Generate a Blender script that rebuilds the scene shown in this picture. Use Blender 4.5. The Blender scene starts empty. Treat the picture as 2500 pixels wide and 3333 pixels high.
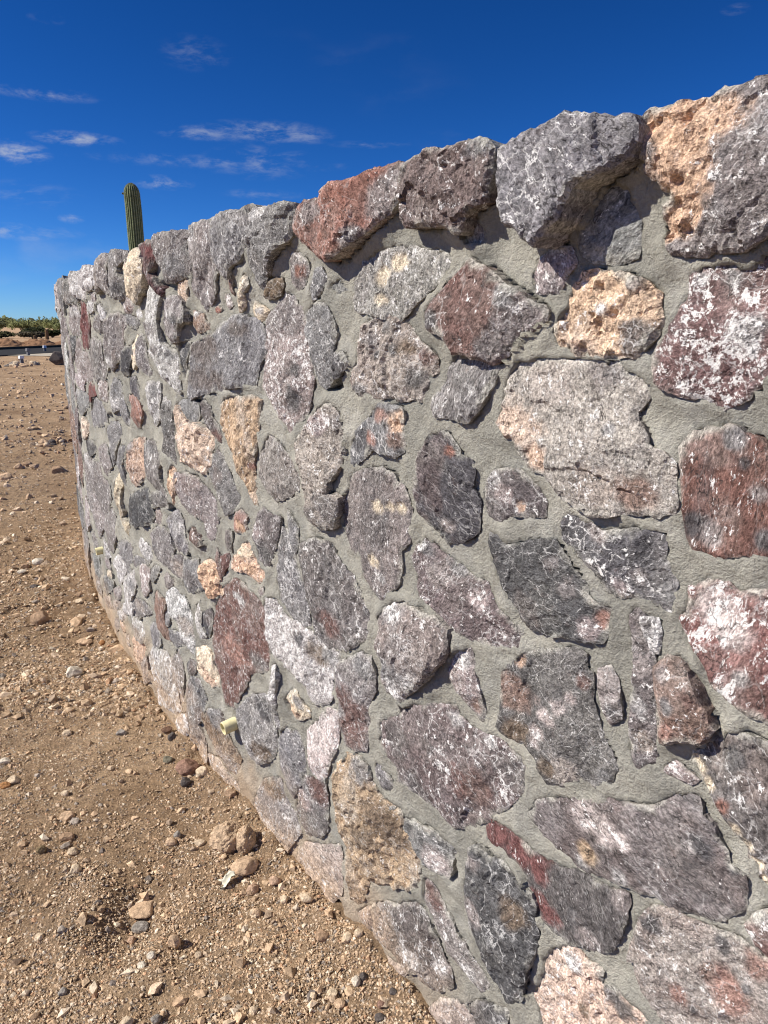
import bpy, math, random
import numpy as np
from mathutils import Vector
from mathutils.geometry import delaunay_2d_cdt

scene = bpy.context.scene
col = scene.collection
R = math.radians

# ------------------------------------------------------------------ camera
CAM_H = 1.6
cam_data = bpy.data.cameras.new('camera')
cam = bpy.data.objects.new('camera', cam_data)
col.objects.link(cam)
cam.location = (0, 0, CAM_H)
cam.rotation_euler = (R(90 - 14.182), 0, 0)
cam_data.sensor_width = 36
cam_data.lens = 2400 / 3333 * 36
cam_data.clip_start = 0.05
cam_data.clip_end = 20000
scene.camera = cam

# ------------------------------------------------------------------ sky and sun
SUN_EL, SUN_AZ = R(40), R(188)          # azimuth measured from +X, counter-clockwise: the sun stands to the left
sun_vec = Vector((math.cos(SUN_EL) * math.cos(SUN_AZ), math.cos(SUN_EL) * math.sin(SUN_AZ), math.sin(SUN_EL)))
world = bpy.data.worlds.new('World')
scene.world = world
world.cycles.sampling_method = 'MANUAL'
world.cycles.sample_map_resolution = 256
world.use_nodes = True


class Nodes:
    """small helper to write node trees as expressions"""
    def __init__(self, tree):
        self.t = tree
        tree.nodes.clear()

    def n(self, typ, **kw):
        nd = self.t.nodes.new(typ)
        for k, v in kw.items():
            setattr(nd, k, v)
        return nd

    def put(self, sock, v):
        if isinstance(v, bpy.types.NodeSocket):
            self.t.links.new(v, sock)
        else:
            sock.default_value = v

    def m(self, op, a, b=0.0, c=0.0, clamp=False):
        nd = self.n('ShaderNodeMath', operation=op, use_clamp=clamp)
        for i, v in enumerate((a, b, c)):
            self.put(nd.inputs[i], v)
        return nd.outputs[0]

    def vm(self, op, a, b=(0, 0, 0)):
        nd = self.n('ShaderNodeVectorMath', operation=op)
        self.put(nd.inputs[0], a)
        if op == 'SCALE':
            self.put(nd.inputs[3], b)
        else:
            self.put(nd.inputs[1], b)
        return nd.outputs[0]

    def noise(self, vec, scale, detail=4, rough=.55, lac=2.0, col=False, dist=0.0):
        nd = self.n('ShaderNodeTexNoise')
        self.put(nd.inputs['Vector'], vec)
        for k, v in (('Scale', scale), ('Detail', detail), ('Roughness', rough), ('Lacunarity', lac), ('Distortion', dist)):
            nd.inputs[k].default_value = v
        return nd.outputs['Color' if col else 'Fac']

    def voro(self, vec, scale, feature='F1', out='Distance'):
        nd = self.n('ShaderNodeTexVoronoi', feature=feature)
        self.put(nd.inputs['Vector'], vec)
        nd.inputs['Scale'].default_value = scale
        return nd.outputs[out]

    def ramp(self, x, lo, hi, a=0.0, b=1.0):
        nd = self.n('ShaderNodeMapRange', interpolation_type='SMOOTHSTEP')
        self.put(nd.inputs[0], x)
        for i, v in enumerate((lo, hi, a, b)):
            self.put(nd.inputs[1 + i], v)
        return nd.outputs[0]

    def mix(self, f, a, b, typ='MIX'):
        nd = self.n('ShaderNodeMix', data_type='RGBA', blend_type=typ)
        self.put(nd.inputs[0], f)
        for s, v in ((nd.inputs[6], a), (nd.inputs[7], b)):
            if not isinstance(v, bpy.types.NodeSocket) and len(v) == 3:
                v = (*v, 1)
            self.put(s, v)
        return nd.outputs[2]

    def bump(self, h, strength, dist, normal=None):
        nd = self.n('ShaderNodeBump')
        self.put(nd.inputs['Height'], h)
        nd.inputs['Strength'].default_value = strength
        nd.inputs['Distance'].default_value = dist
        if normal is not None:
            self.put(nd.inputs['Normal'], normal)
        return nd.outputs['Normal']


W = Nodes(world.node_tree)
sky = W.n('ShaderNodeTexSky', sky_type='NISHITA')
sky.sun_disc = False
sky.sun_elevation = SUN_EL
sky.sun_rotation = R(90) - SUN_AZ
sky.altitude = 200
sky.air_density = 0.7
sky.dust_density = 0.0
sky.ozone_density = 3.0
hs = W.n('ShaderNodeHueSaturation')
hs.inputs['Saturation'].default_value = 1.06
hs.inputs['Hue'].default_value = .496
gm = W.n('ShaderNodeGamma')
gm.inputs['Gamma'].default_value = 1.36
W.put(gm.inputs[0], W.mix(1.0, sky.outputs[0], (.385, .505, .715), 'MULTIPLY'))
W.put(hs.inputs['Color'], gm.outputs[0])
tc = W.n('ShaderNodeTexCoord')
sep = W.n('ShaderNodeSeparateXYZ')
W.put(sep.inputs[0], tc.outputs['Generated'])
dx, dy, dz = sep.outputs
az = W.m('ARCTAN2', dx, dy)
el = W.m('ARCSINE', dz)
comb = W.n('ShaderNodeCombineXYZ')
W.put(comb.inputs[0], W.m('MULTIPLY', az, 1.0))
W.put(comb.inputs[1], W.m('MULTIPLY', el, 2.6))
warp = W.vm('ADD', comb.outputs[0], W.vm('SCALE', W.noise(comb.outputs[0], 5, 3, col=True), 0.09))
fine = W.noise(warp, 34, 6, .64)
streak = W.noise(warp, 7, 5, .6)
# thin cirrus everywhere, in low bands
cover = W.ramp(W.noise(comb.outputs[0], 2.3, 3), .5, .75)
low = W.ramp(el, .02, .45, 1.0, 0.25)
thin = W.m('MULTIPLY', W.m('MULTIPLY', W.ramp(streak, .5, .8), cover), W.m('MULTIPLY', low, .32))
tot = thin
# the few puffs and wisps that the photograph shows: azimuth, elevation (degrees), half sizes, density
CLOUDS = [(-24.53, 10.75, 1.5, 0.59, 0.85), (-20.88, 11.85, 2.15, 0.35, 0.64), (-22.59, 14.24, 2.63, 0.31, 0.38), (-12.9, 12.71, 2.18, 0.39, 0.42), (-8.46, 12.95, 3.53, 0.56, 0.47), (-6.2, 12.81, 1.95, 0.45, 0.42), (-11.43, 10.93, 7.29, 0.35, 0.27), (-8.86, 11.08, 2.91, 0.87, 0.32), (-15.59, 9.52, 1.55, 0.38, 0.59), (-21.65, 7.0, 0.64, 0.26, 0.51), (-25.28, 6.01, 3.04, 0.4, 0.47), (-8.62, 9.02, 2.29, 0.27, 0.26), (-0.97, 12.31, 2.3, 0.2, 0.19), (-24.2, 8.33, 2.51, 0.7, 0.19), (-12.91, 17.29, 1.83, 0.77, 0.19), (-22.0, 18.28, 0.82, 0.24, 0.19), (22.79, 18.65, 0.67, 0.23, 0.26)]
acc = None
ae = W.n('ShaderNodeCombineXYZ')
W.put(ae.inputs[0], az)
W.put(ae.inputs[1], el)
for ca, ce, sa, se, dens in CLOUDS:
    q = W.n('ShaderNodeVectorMath', operation='MULTIPLY_ADD')
    W.put(q.inputs[0], ae.outputs[0])
    q.inputs[1].default_value = (1 / R(sa), 1 / R(se), 0)
    q.inputs[2].default_value = (-ca / sa, -ce / se, 0)
    ln_ = W.n('ShaderNodeVectorMath', operation='LENGTH')
    W.put(ln_.inputs[0], q.outputs[0])
    mr = W.n('ShaderNodeMapRange')
    W.put(mr.inputs[0], ln_.outputs['Value'])
    for k_, v_ in enumerate((1.5, .2, 0.0, dens)):
        mr.inputs[1 + k_].default_value = v_
    acc = mr.outputs[0] if acc is None else W.m('MAXIMUM', acc, mr.outputs[0])
body = W.ramp(W.m('ADD', fine, W.m('MULTIPLY', acc, .16)), .44, .80)
tot = W.m('ADD', tot, W.m('MULTIPLY', W.m('MULTIPLY', body, acc), 1.0))
tot = W.m('MINIMUM', tot, .9)
skycol = W.mix(tot, hs.outputs[0], (6.2, 6.6, 7.2))
bg = W.n('ShaderNodeBackground')
W.put(bg.inputs['Color'], skycol)
bg.inputs['Strength'].default_value = 0.066
wo = W.n('ShaderNodeOutputWorld')
W.put(wo.inputs[0], bg.outputs[0])

sun_data = bpy.data.lights.new('sun', 'SUN')
sun_data.energy = 5.0
sun_data.angle = R(0.53)
sun_data.color = (1.0, 0.93, 0.83)
sun = bpy.data.objects.new('sun', sun_data)
col.objects.link(sun)
sun.rotation_euler = (-sun_vec).to_track_quat('-Z', 'Y').to_euler()

scene.view_settings.view_transform = 'Standard'
scene.view_settings.look = 'None'
scene.view_settings.exposure = 0.45
scene.view_settings.gamma = 1.0
scene.view_settings.use_curve_mapping = False

# ------------------------------------------------------------------ helpers
rng = np.random.default_rng(11)
random.seed(11)


def hsh(ix, iy, iz, seed):
    a = (ix.astype(np.int64) * 374761393 + iy.astype(np.int64) * 668265263 + iz.astype(np.int64) * 2147483647 + seed * 974711) & 0xFFFFFFFF
    a = ((a ^ (a >> 13)) * 1274126177) & 0xFFFFFFFF
    a = ((a ^ (a >> 16)) * 2246822519) & 0xFFFFFFFF
    return ((a ^ (a >> 15)) & 0xFFFFFF) / float(0xFFFFFF)


def vnoise(p, seed=0):
    """value noise, p (n,2) or (n,3), result -1..1"""
    p = np.asarray(p, float)
    if p.shape[1] == 2:
        p = np.concatenate([p, np.zeros((len(p), 1))], 1)
        d3 = False
    else:
        d3 = True
    i = np.floor(p).astype(np.int64)
    f = p - i
    f = f * f * f * (f * (f * 6 - 15) + 10)
    r = 0
    for cx in (0, 1):
        wx = f[:, 0] if cx else 1 - f[:, 0]
        for cy in (0, 1):
            wy = f[:, 1] if cy else 1 - f[:, 1]
            for cz in ((0, 1) if d3 else (0,)):
                wz = (f[:, 2] if cz else 1 - f[:, 2]) if d3 else 1
                r = r + wx * wy * wz * hsh(i[:, 0] + cx, i[:, 1] + cy, i[:, 2] + cz, seed)
    return r * 2 - 1


def fbm(p, octaves=4, seed=0, gain=.5):
    p = np.asarray(p, float)
    r, a, t = 0, 1, 0
    for o in range(octaves):
        r = r + a * vnoise(p * (2.03 ** o) + 17.3 * o, seed + o)
        t += a
        a *= gain
    return r / t


def worley(p, seed=0):
    """returns distance F1, cell hash ids (n,2), offset from the cell point"""
    i = np.floor(p).astype(np.int64)
    best = np.full(len(p), 9.0)
    cell = np.zeros((len(p), 2), np.int64)
    off = np.zeros((len(p), 2))
    z = np.zeros(len(p), np.int64)
    for ox in (-1, 0, 1):
        for oy in (-1, 0, 1):
            cx, cy = i[:, 0] + ox, i[:, 1] + oy
            px = cx + hsh(cx, cy, z, seed)
            py = cy + hsh(cx, cy, z + 1, seed)
            d = np.hypot(p[:, 0] - px, p[:, 1] - py)
            m = d < best
            best = np.where(m, d, best)
            cell[m, 0], cell[m, 1] = cx[m], cy[m]
            off[m, 0], off[m, 1] = (p[:, 0] - px)[m], (p[:, 1] - py)[m]
    return best, cell, off


def chips(p, size, seed):
    """height of facetted, chipped rock: each cell is a little tilted plane"""
    d, c, o = worley(p / size, seed)
    z = np.zeros(len(p), np.int64)
    a = hsh(c[:, 0], c[:, 1], z + 2, seed) - .5
    gx = hsh(c[:, 0], c[:, 1], z + 3, seed) - .5
    gy = hsh(c[:, 0], c[:, 1], z + 4, seed) - .5
    return (a * .28 + gx * o[:, 0] + gy * o[:, 1]) * size


def sm(x, a, b):
    t = np.clip((x - a) / (b - a), 0, 1)
    return t * t * (3 - 2 * t)


def mesh_obj(name, verts, faces, mat, parent=None, smooth=False, attrs=None, loc=None):
    """faces: (n,3) or (n,4) array, or list of arrays"""
    me = bpy.data.meshes.new(name)
    verts = np.asarray(verts, np.float32)
    fl = faces if isinstance(faces, list) else [faces]
    fl = [np.asarray(f, np.int32) for f in fl if len(f)]
    me.vertices.add(len(verts))
    me.vertices.foreach_set('co', verts.ravel())
    loops = np.concatenate([f.ravel() for f in fl])
    tot = np.concatenate([np.full(len(f), f.shape[1], np.int32) for f in fl])
    start = np.concatenate([[0], np.cumsum(tot)[:-1]]).astype(np.int32)
    me.loops.add(len(loops))
    me.loops.foreach_set('vertex_index', loops)
    me.polygons.add(len(tot))
    me.polygons.foreach_set('loop_start', start)
    me.polygons.foreach_set('loop_total', tot)
    me.polygons.foreach_set('use_smooth', np.full(len(tot), bool(smooth)))
    me.update(calc_edges=True)
    if attrs:
        for k, v in attrs.items():
            at = me.attributes.new(k, 'FLOAT_COLOR', 'POINT')
            v = np.asarray(v, np.float32)
            c4 = np.ones((len(verts), 4), np.float32)
            c4[:, :3] = v
            at.data.foreach_set('color', c4.ravel())
    if mat:
        me.materials.append(mat)
    o = bpy.data.objects.new(name, me)
    col.objects.link(o)
    if parent:
        o.parent = parent
    if loc is not None:
        o.location = loc
    return o


def empty(name, loc=(0, 0, 0)):
    o = bpy.data.objects.new(name, None)
    o.empty_display_size = .1
    col.objects.link(o)
    o.location = loc
    return o


def tag(o, label=None, cat=None, group=None, kind=None):
    for k, v in (('label', label), ('category', cat), ('group', group), ('kind', kind)):
        if v:
            o[k] = v
    return o


def material(name):
    m = bpy.data.materials.new(name)
    m.use_nodes = True
    N = Nodes(m.node_tree)
    bs = N.n('ShaderNodeBsdfPrincipled')
    bs.inputs['Specular IOR Level'].default_value = 0.0
    bs.inputs['Roughness'].default_value = .9
    out = N.n('ShaderNodeOutputMaterial')
    N.put(out.inputs[0], bs.outputs[0])
    return m, N, bs


# ------------------------------------------------------------------ materials
def stone_material():
    m, N, bs = material('rubble_stone')
    t = N.n('ShaderNodeTexCoord').outputs['Object']
    rnd = N.n('ShaderNodeObjectInfo').outputs['Random']
    vec = N.vm('ADD', t, N.vm('SCALE', (3.1, 7.7, 5.3), N.m('MULTIPLY', rnd, 9.0)))
    # the bedding of each block lies at its own angle
    rot = N.n('ShaderNodeVectorRotate', rotation_type='AXIS_ANGLE')
    N.put(rot.inputs['Vector'], vec)
    rot.inputs['Axis'].default_value = (-.8, -.6, 0)
    N.put(rot.inputs['Angle'], N.m('MULTIPLY', N.m('FRACT', N.m('MULTIPLY', rnd, 37.0)), 3.14))
    r2 = N.m('FRACT', N.m('MULTIPLY', rnd, 91.0))
    r3 = N.m('FRACT', N.m('MULTIPLY', rnd, 53.0))
    squash = N.n('ShaderNodeCombineXYZ')
    N.put(squash.inputs[0], N.ramp(r2, 0, 1, .85, 1.4))
    N.put(squash.inputs[1], N.ramp(r2, 0, 1, .85, 1.4))
    N.put(squash.inputs[2], N.ramp(r3, 0, 1, .62, 1.25))
    vec = N.vm('MULTIPLY', rot.outputs[0], squash.outputs[0])
    base = N.n('ShaderNodeAttribute', attribute_name='col').outputs['Color']
    prm = N.n('ShaderNodeSeparateColor')
    N.put(prm.inputs[0], N.n('ShaderNodeAttribute', attribute_name='prm').outputs['Color'])
    vein, speck, pit = prm.outputs
    A = N.noise(vec, 13, 4, .6, col=True)
    sa = N.n('ShaderNodeSeparateColor')
    N.put(sa.inputs[0], A)
    wv = N.vm('ADD', vec, N.vm('SCALE', A, .06))
    B = N.noise(wv, 56, 5, .76, col=True)
    sb = N.n('ShaderNodeSeparateColor')
    N.put(sb.inputs[0], B)
    grain = N.noise(vec, 210, 2, .75)
    # colour mottling: blotches, warm and cool stains, grain
    c = N.mix(N.ramp(sb.outputs[2], .32, .68), N.vm('SCALE', base, .62), N.vm('SCALE', base, 1.26))
    c = N.mix(1.0, c, N.mix(N.ramp(grain, .3, .7), (.56, .56, .56), (1.34, 1.33, 1.32)), 'MULTIPLY')
    c = N.mix(N.m('MULTIPLY', N.ramp(sb.outputs[1], .54, .68, 0, .22), N.ramp(sa.outputs[2], .45, .6)), c, (.24, .15, .125))
    c = N.mix(N.ramp(sa.outputs[1], .54, .68, 0, .40), c, N.mix(.5, c, (.13, .135, .145)))
    # calcite veins, thick and thin, broken up
    e1 = N.voro(N.vm('MULTIPLY', wv, (1, 1, .7)), 17, 'DISTANCE_TO_EDGE')
    v1 = N.m('MULTIPLY', N.ramp(e1, .024, .002), N.ramp(sb.outputs[1], .42, .58))
    e2 = N.voro(N.vm('ADD', vec, N.vm('SCALE', B, .020)), 46, 'DISTANCE_TO_EDGE')
    v2 = N.m('MULTIPLY', N.ramp(e2, .055, .004), N.ramp(sa.outputs[0], .47, .62))
    ve = N.m('MULTIPLY', N.m('MAXIMUM', N.m('MULTIPLY', v1, N.ramp(r3, .1, .9, .35, 1.0)), N.m('MULTIPLY', v2, N.ramp(r2, .2, .9, 1.0, .45))), vein, clamp=True)
    # white crust flecks
    fl = N.m('ADD', N.m('MULTIPLY', sb.outputs[0], .66), N.m('ADD', N.m('MULTIPLY', sa.outputs[2], .18), N.m('MULTIPLY', grain, .16)))
    th = N.m('SUBTRACT', .636, N.m('MULTIPLY', speck, .165))
    fl = N.ramp(N.m('SUBTRACT', fl, th), 0.0, .030)
    fl = N.m('MULTIPLY', fl, N.ramp(speck, 0.0, .15))
    wt = N.m('MAXIMUM', N.m('MULTIPLY', ve, .88), N.m('MULTIPLY', fl, .86), clamp=True)
    white = N.mix(grain, (.54, .53, .51), (.91, .90, .88))
    c = N.mix(wt, c, white)
    # hairline cracks; pits on the porous stones
    crk = N.m('MULTIPLY', N.ramp(N.m('ABSOLUTE', N.m('SUBTRACT', sa.outputs[0], .5)), .009, .002), N.ramp(sb.outputs[1], .44, .52))
    c = N.mix(N.m('MULTIPLY', crk, .75), c, (.03, .028, .028))
    pits = N.m('MULTIPLY', N.ramp(sb.outputs[1], .44, .34), pit)
    c = N.mix(N.m('MULTIPLY', pits, .6), c, (.17, .085, .045))
    N.put(bs.inputs['Base Color'], c)
    hgt = N.m('ADD', N.m('MULTIPLY', grain, .45), N.noise(vec, 78, 3, .7))
    N.put(bs.inputs['Normal'], N.bump(hgt, .85, .0055))
    bs.inputs['Roughness'].default_value = .86
    return m


def mortar_material():
    m, N, bs = material('mortar')
    t = N.n('ShaderNodeTexCoord').outputs['Object']
    base = N.n('ShaderNodeAttribute', attribute_name='col').outputs['Color']
    n1 = N.noise(t, 7, 6, .6)
    n2 = N.noise(t, 150, 4, .75)
    n3 = N.noise(t, 420, 1, .7)
    c = N.mix(1.0, base, N.mix(N.ramp(n1, .3, .7), (.80, .80, .80), (1.14, 1.12, 1.09)), 'MULTIPLY')
    c = N.mix(1.0, c, N.mix(N.ramp(n2, .3, .7), (.86, .86, .86), (1.12, 1.12, 1.1)), 'MULTIPLY')
    c = N.mix(N.ramp(n3, .68, .78, 0, .5), c, (.5, .48, .43))
    N.put(bs.inputs['Base Color'], c)
    trow = N.noise(N.vm('MULTIPLY', t, (1, 1, 1.25)), 38, 4, .65)
    hgt = N.m('ADD', N.m('MULTIPLY', n2, 1.1), N.m('MULTIPLY', trow, .5))
    N.put(bs.inputs['Normal'], N.bump(hgt, 1.0, .0085))
    bs.inputs['Roughness'].default_value = .95
    return m


def ground_material():
    m, N, bs = material('desert_soil')
    t = N.n('ShaderNodeTexCoord').outputs['Object']
    n0 = N.noise(t, .6, 6, .62)
    n1 = N.noise(t, 2.4, 6, .6)
    n2 = N.noise(t, 26, 6, .7)
    n3 = N.noise(t, 170, 4, .8)
    c = N.mix(N.ramp(n1, .35, .68), (.46, .325, .212), (.65, .485, .33))
    c = N.mix(N.ramp(n0, .44, .62, 0, .5), c, (.30, .205, .135))
    c = N.mix(1.0, c, N.mix(N.ramp(n2, .3, .72), (.66, .65, .64), (1.22, 1.2, 1.16)), 'MULTIPLY')
    c = N.mix(1.0, c, N.mix(N.ramp(n3, .3, .7), (.62, .61, .60), (1.36, 1.35, 1.33)), 'MULTIPLY')
    # grit lying on it, told apart only as specks
    v = N.n('ShaderNodeTexVoronoi', feature='F1')
    N.put(v.inputs['Vector'], t)
    v.inputs['Scale'].default_value = 95
    gm = N.m('MULTIPLY', N.ramp(v.outputs['Distance'], .42, .30), N.ramp(N.noise(t, 9, 4), .42, .62))
    gs = N.n('ShaderNodeSeparateColor')
    N.put(gs.inputs[0], v.outputs['Color'])
    gc = N.mix(gs.outputs[0], (.20, .15, .11), (.56, .46, .35))
    gm = N.m('MULTIPLY', gm, N.ramp(gs.outputs[1], .45, .55))
    c = N.mix(gm, c, gc)
    N.put(bs.inputs['Base Color'], c)
    hgt = N.m('ADD', N.m('MULTIPLY', n2, 1.4), N.m('MULTIPLY', n3, 1.0))
    hgt = N.m('ADD', hgt, N.m('MULTIPLY', gm, .5))
    N.put(bs.inputs['Normal'], N.bump(hgt, 1.0, .022))
    bs.inputs['Roughness'].default_value = .97
    return m


def attr_material(name, scale=60, bump=.003, rough=.9, amp=.3, translucent=False):
    """material whose colour is the object's own colour attribute with procedural grain"""
    m, N, bs = material(name)
    t = N.n('ShaderNodeTexCoord').outputs['Object']
    base = N.n('ShaderNodeAttribute', attribute_name='col').outputs['Color']
    n = N.noise(t, scale, 5, .65)
    n2 = N.noise(t, scale * 4.3, 4, .7)
    c = N.mix(1.0, base, N.mix(N.ramp(n, .3, .7), (1 - amp,) * 3, (1 + amp,) * 3), 'MULTIPLY')
    c = N.mix(1.0, c, N.mix(N.ramp(n2, .3, .7), (1 - amp * .6,) * 3, (1 + amp * .6,) * 3), 'MULTIPLY')
    N.put(bs.inputs['Base Color'], c)
    if bump:
        N.put(bs.inputs['Normal'], N.bump(N.m('ADD', n, N.m('MULTIPLY', n2, .5)), .9, bump))
    bs.inputs['Roughness'].default_value = rough
    if translucent:
        tr = N.n('ShaderNodeBsdfTranslucent')
        N.put(tr.inputs['Color'], c)
        mx = N.n('ShaderNodeMixShader')
        mx.inputs[0].default_value = .55
        N.put(mx.inputs[1], bs.outputs[0])
        N.put(mx.inputs[2], tr.outputs[0])
        for nd in m.node_tree.nodes:
            if nd.type == 'OUTPUT_MATERIAL':
                N.put(nd.inputs[0], mx.outputs[0])
    return m


M_STONE = stone_material()
M_MORTAR = mortar_material()
M_SOIL = ground_material()
M_PEBBLE = attr_material('pebble', 60, .004)
M_CLOD = attr_material('dry_clay', 45, .010, .97, .28)
M_PLASTIC = attr_material('weathered_plastic', 60, .0006, .5, .08)
M_LEAF = attr_material('desert_leaves', 2, 0, .8, .3, True)
M_BARK = attr_material('bark', 8, .02, .95, .3)
M_CACTUS = attr_material('cactus_skin', 14, .004, .7, .18)
M_ROAD = attr_material('road_surface', 3, .01, .9, .15)

# ------------------------------------------------------------------ the wall's plan: a line that bends gently away
O0 = np.array([-.4546, 2.17])
TH0, S_BEND, KAPPA = R(127.18), -.01, .0717
_ss = np.arange(-3.2, 6.4, .01)
_th = TH0 - KAPPA * np.maximum(0, _ss - S_BEND)
_d = np.stack([np.cos(_th), np.sin(_th)], 1) * .01
_xy = np.cumsum(_d, 0)
_xy = _xy - _xy[320] + O0


def wall_xy(s):
    x = np.interp(s, _ss, _xy[:, 0])
    y = np.interp(s, _ss, _xy[:, 1])
    th = TH0 - KAPPA * np.maximum(0, np.asarray(s) - S_BEND)
    return x, y, -np.sin(th), np.cos(th)


def wall_pt(s, z, d):
    x, y, nx, ny = wall_xy(s)
    return np.stack([x + nx * d, y + ny * d, np.asarray(z) + 0 * x], 1)


def wall_side(x, y):
    """signed distance in front of the wall line (positive on the photographer's side), and s"""
    p = np.stack([x, y], 1)
    best = np.full(len(p), 1e9)
    sgn = np.zeros(len(p))
    sv = np.zeros(len(p))
    for k in range(0, len(_ss), 12):
        if _ss[k] > 5.2:
            break
        d = p - _xy[k]
        q = np.hypot(d[:, 0], d[:, 1])
        m = q < best
        best[m] = q[m]
        sgn[m] = (d[:, 0] * -math.sin(_th[k]) + d[:, 1] * math.cos(_th[k]))[m]
        sv[m] = _ss[k]
    return sgn, sv, best


# ------------------------------------------------------------------ ground
def gz(x, y):
    x = np.atleast_1d(np.asarray(x, float))
    y = np.atleast_1d(np.asarray(y, float))
    p = np.stack([x, y], 1)
    dist = np.hypot(x, y)
    far = sm(dist, 2.2, 5.0)
    z = .019 * fbm(p * 2.3, 4, 3) + .009 * fbm(p * 9, 3, 4) * (1 + far)
    z += .042 * far * (1 - sm(dist, 40, 90)) * fbm(p * np.array([1.1, 1.5]), 4, 5)
    z += .034 * far * (1 - sm(dist, 15, 30)) * np.maximum(0, fbm(p * 4.2, 3, 6))
    # low banks and hollows left by the machines beside the wall
    for bx, by, rx, ry, hh in ((-3.35, 7.6, .75, .55, .10), (-4.2, 9.6, 1.3, .6, .10), (-2.55, 5.1, .5, .35, -.03),
                               (-3.3, 5.7, .7, .25, -.05), (-2.2, 3.9, .3, .25, -.02), (-.70, 1.70, .085, .13, -.045), (-.83, 1.78, .10, .16, .030), (-1.05, 1.62, .12, .2, -.02), (-.95, 2.25, .12, .1, .02), (-.52, 1.62, .06, .08, -.025), (-1.5, 2.6, .3, .08, -.03), (-1.9, 2.9, .25, .1, .03), (-1.6, 3.6, .3, .1, -.03)):
        z += hh * np.exp(-((x - bx) / rx) ** 2 - ((y - by) / ry) ** 2)
    # soil washed up against the foot of the wall
    nr = np.where((dist < 7.5) & (y > .2))[0]
    if len(nr):
        side, sv, dd = wall_side(x[nr], y[nr])
        nn = fbm(p[nr] * 5, 3, 21) + .5 * fbm(p[nr] * 16, 2, 22)
        z[nr] += np.exp(-(np.maximum(side - .02, 0) / .055) ** 2) * np.clip(.022 + .032 * nn, -.005, .06) * (dd < .6)
    return z - .004


def axis(lo, hi, step, far, growth):
    a = list(np.arange(lo, hi, step))
    s, v = step, a[-1]
    while v < far:
        s *= growth
        v += s
        a.append(v)
    s, v = step, lo
    b = []
    while v > -far:
        s *= growth
        v -= s
        b.append(v)
    return np.array(b[::-1] + a)


gx = axis(-2.6, .5, .011, 6000, 1.09)
gy = axis(1.1, 4.6, .011, 6000, 1.06)
GX, GY = np.meshgrid(gx, gy)
zz = gz(GX.ravel(), GY.ravel())
near = 1 - sm(np.hypot(GX.ravel(), GY.ravel()), 4, 9)
zz = zz + near * .0045 * fbm(np.stack([GX.ravel(), GY.ravel()], 1) * 38, 3, 9)
nv = len(gx)
idx = np.arange(len(gx) * len(gy)).reshape(len(gy), len(gx))
quads = np.stack([idx[:-1, :-1].ravel(), idx[:-1, 1:].ravel(), idx[1:, 1:].ravel(), idx[1:, :-1].ravel()], 1)
ground = mesh_obj('ground', np.stack([GX.ravel(), GY.ravel(), zz], 1), quads, M_SOIL, smooth=True)
tag(ground, kind='structure', label='brown sandy desert ground strewn with grit')

# ------------------------------------------------------------------ stones of the wall
# kind of rock: colour (linear), amount of white veins, white flecks, pits, roughness of the break
KIND = {
    'g': ((.205, .202, .205), .9, .42, 0, 1.0), 'd': ((.086, .085, .090), .85, .14, 0, 1.1), 'd2': ((.105, .103, .110), .9, .55, 0, 1.2),
    'd3': ((.105, .098, .099), .7, .26, 0, .8), 'm': ((.228, .200, .194), .7, .50, 0, 1.0), 'm2': ((.145, .126, .123), .8, .42, 0, 1.1),
    'm3': ((.150, .115, .108), .22, .50, 0, 1.7),
    'v': ((.160, .095, .085), .6, .42, 0, .9), 'v2': ((.175, .075, .072), .4, .36, 0, .8), 'v3': ((.165, .120, .117), .7, .52, 0, .9),
    'r': ((.265, .130, .100), .5, .40, 0, 1.0), 'r2': ((.34, .20, .165), .4, .52, .2, .9), 'r3': ((.205, .110, .092), .5, .45, 0, .5),
    'o': ((.60, .41, .285), .1, .35, 1, 1.6), 'o2': ((.62, .44, .33), .2, .45, .8, 1.3), 'o3': ((.44, .325, .22), .5, .42, .8, 1.15),
    't': ((.35, .285, .235), .5, .50, .4, 1.2), 't2': ((.40, .295, .195), .2, .35, .6, .9), 'c': ((.68, .585, .44), .2, .45, .4, 1.1),
    'c2': ((.64, .50, .40), .2, .55, .6, 1.2), 'p': ((.35, .265, .255), .6, .76, .1, 1.1), 'p2': ((.54, .44, .41), .4, .75, .1, 1.0),
    'p4': ((.185, .120, .115), .6, .80, 0, .8), 'o4': ((.66, .50, .355), .1, .40, .9, 1.2),
    'p3': ((.195, .100, .092), .6, .76, 0, .6), 'k': ((.30, .250, .236), .6, .55, .1, 1.0), 'k2': ((.235, .195, .182), .5, .42, .1, .9),
    'k3': ((.38, .315, .280), .5, .42, .2, .8), 'w': ((.38, .365, .355), 1.0, .82, 0, 1.1), 'e': ((.40, .340, .290), .3, .46, .1, .8),
    'b': ((.160, .120, .088), .5, .30, .3, 1.1), 'b2': ((.245, .165, .135), .4, .42, .2, 1.0), 'b3': ((.155, .124, .112), .6, .32, 0, .7),
}
for _k in ('m', 'm2', 'k', 'k2', 'k3', 'p', 'p2', 'w', 'g', 'd2', 'd3', 'v3', 'e', 'b3', 't'):
    _c = np.array(KIND[_k][0])
    KIND[_k] = (tuple(_c * .66 + _c.mean() * .34),) + KIND[_k][1:]
MORTAR_COL = np.array((.385, .378, .336))
SOIL_COL = np.array((.53, .385, .26))

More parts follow.
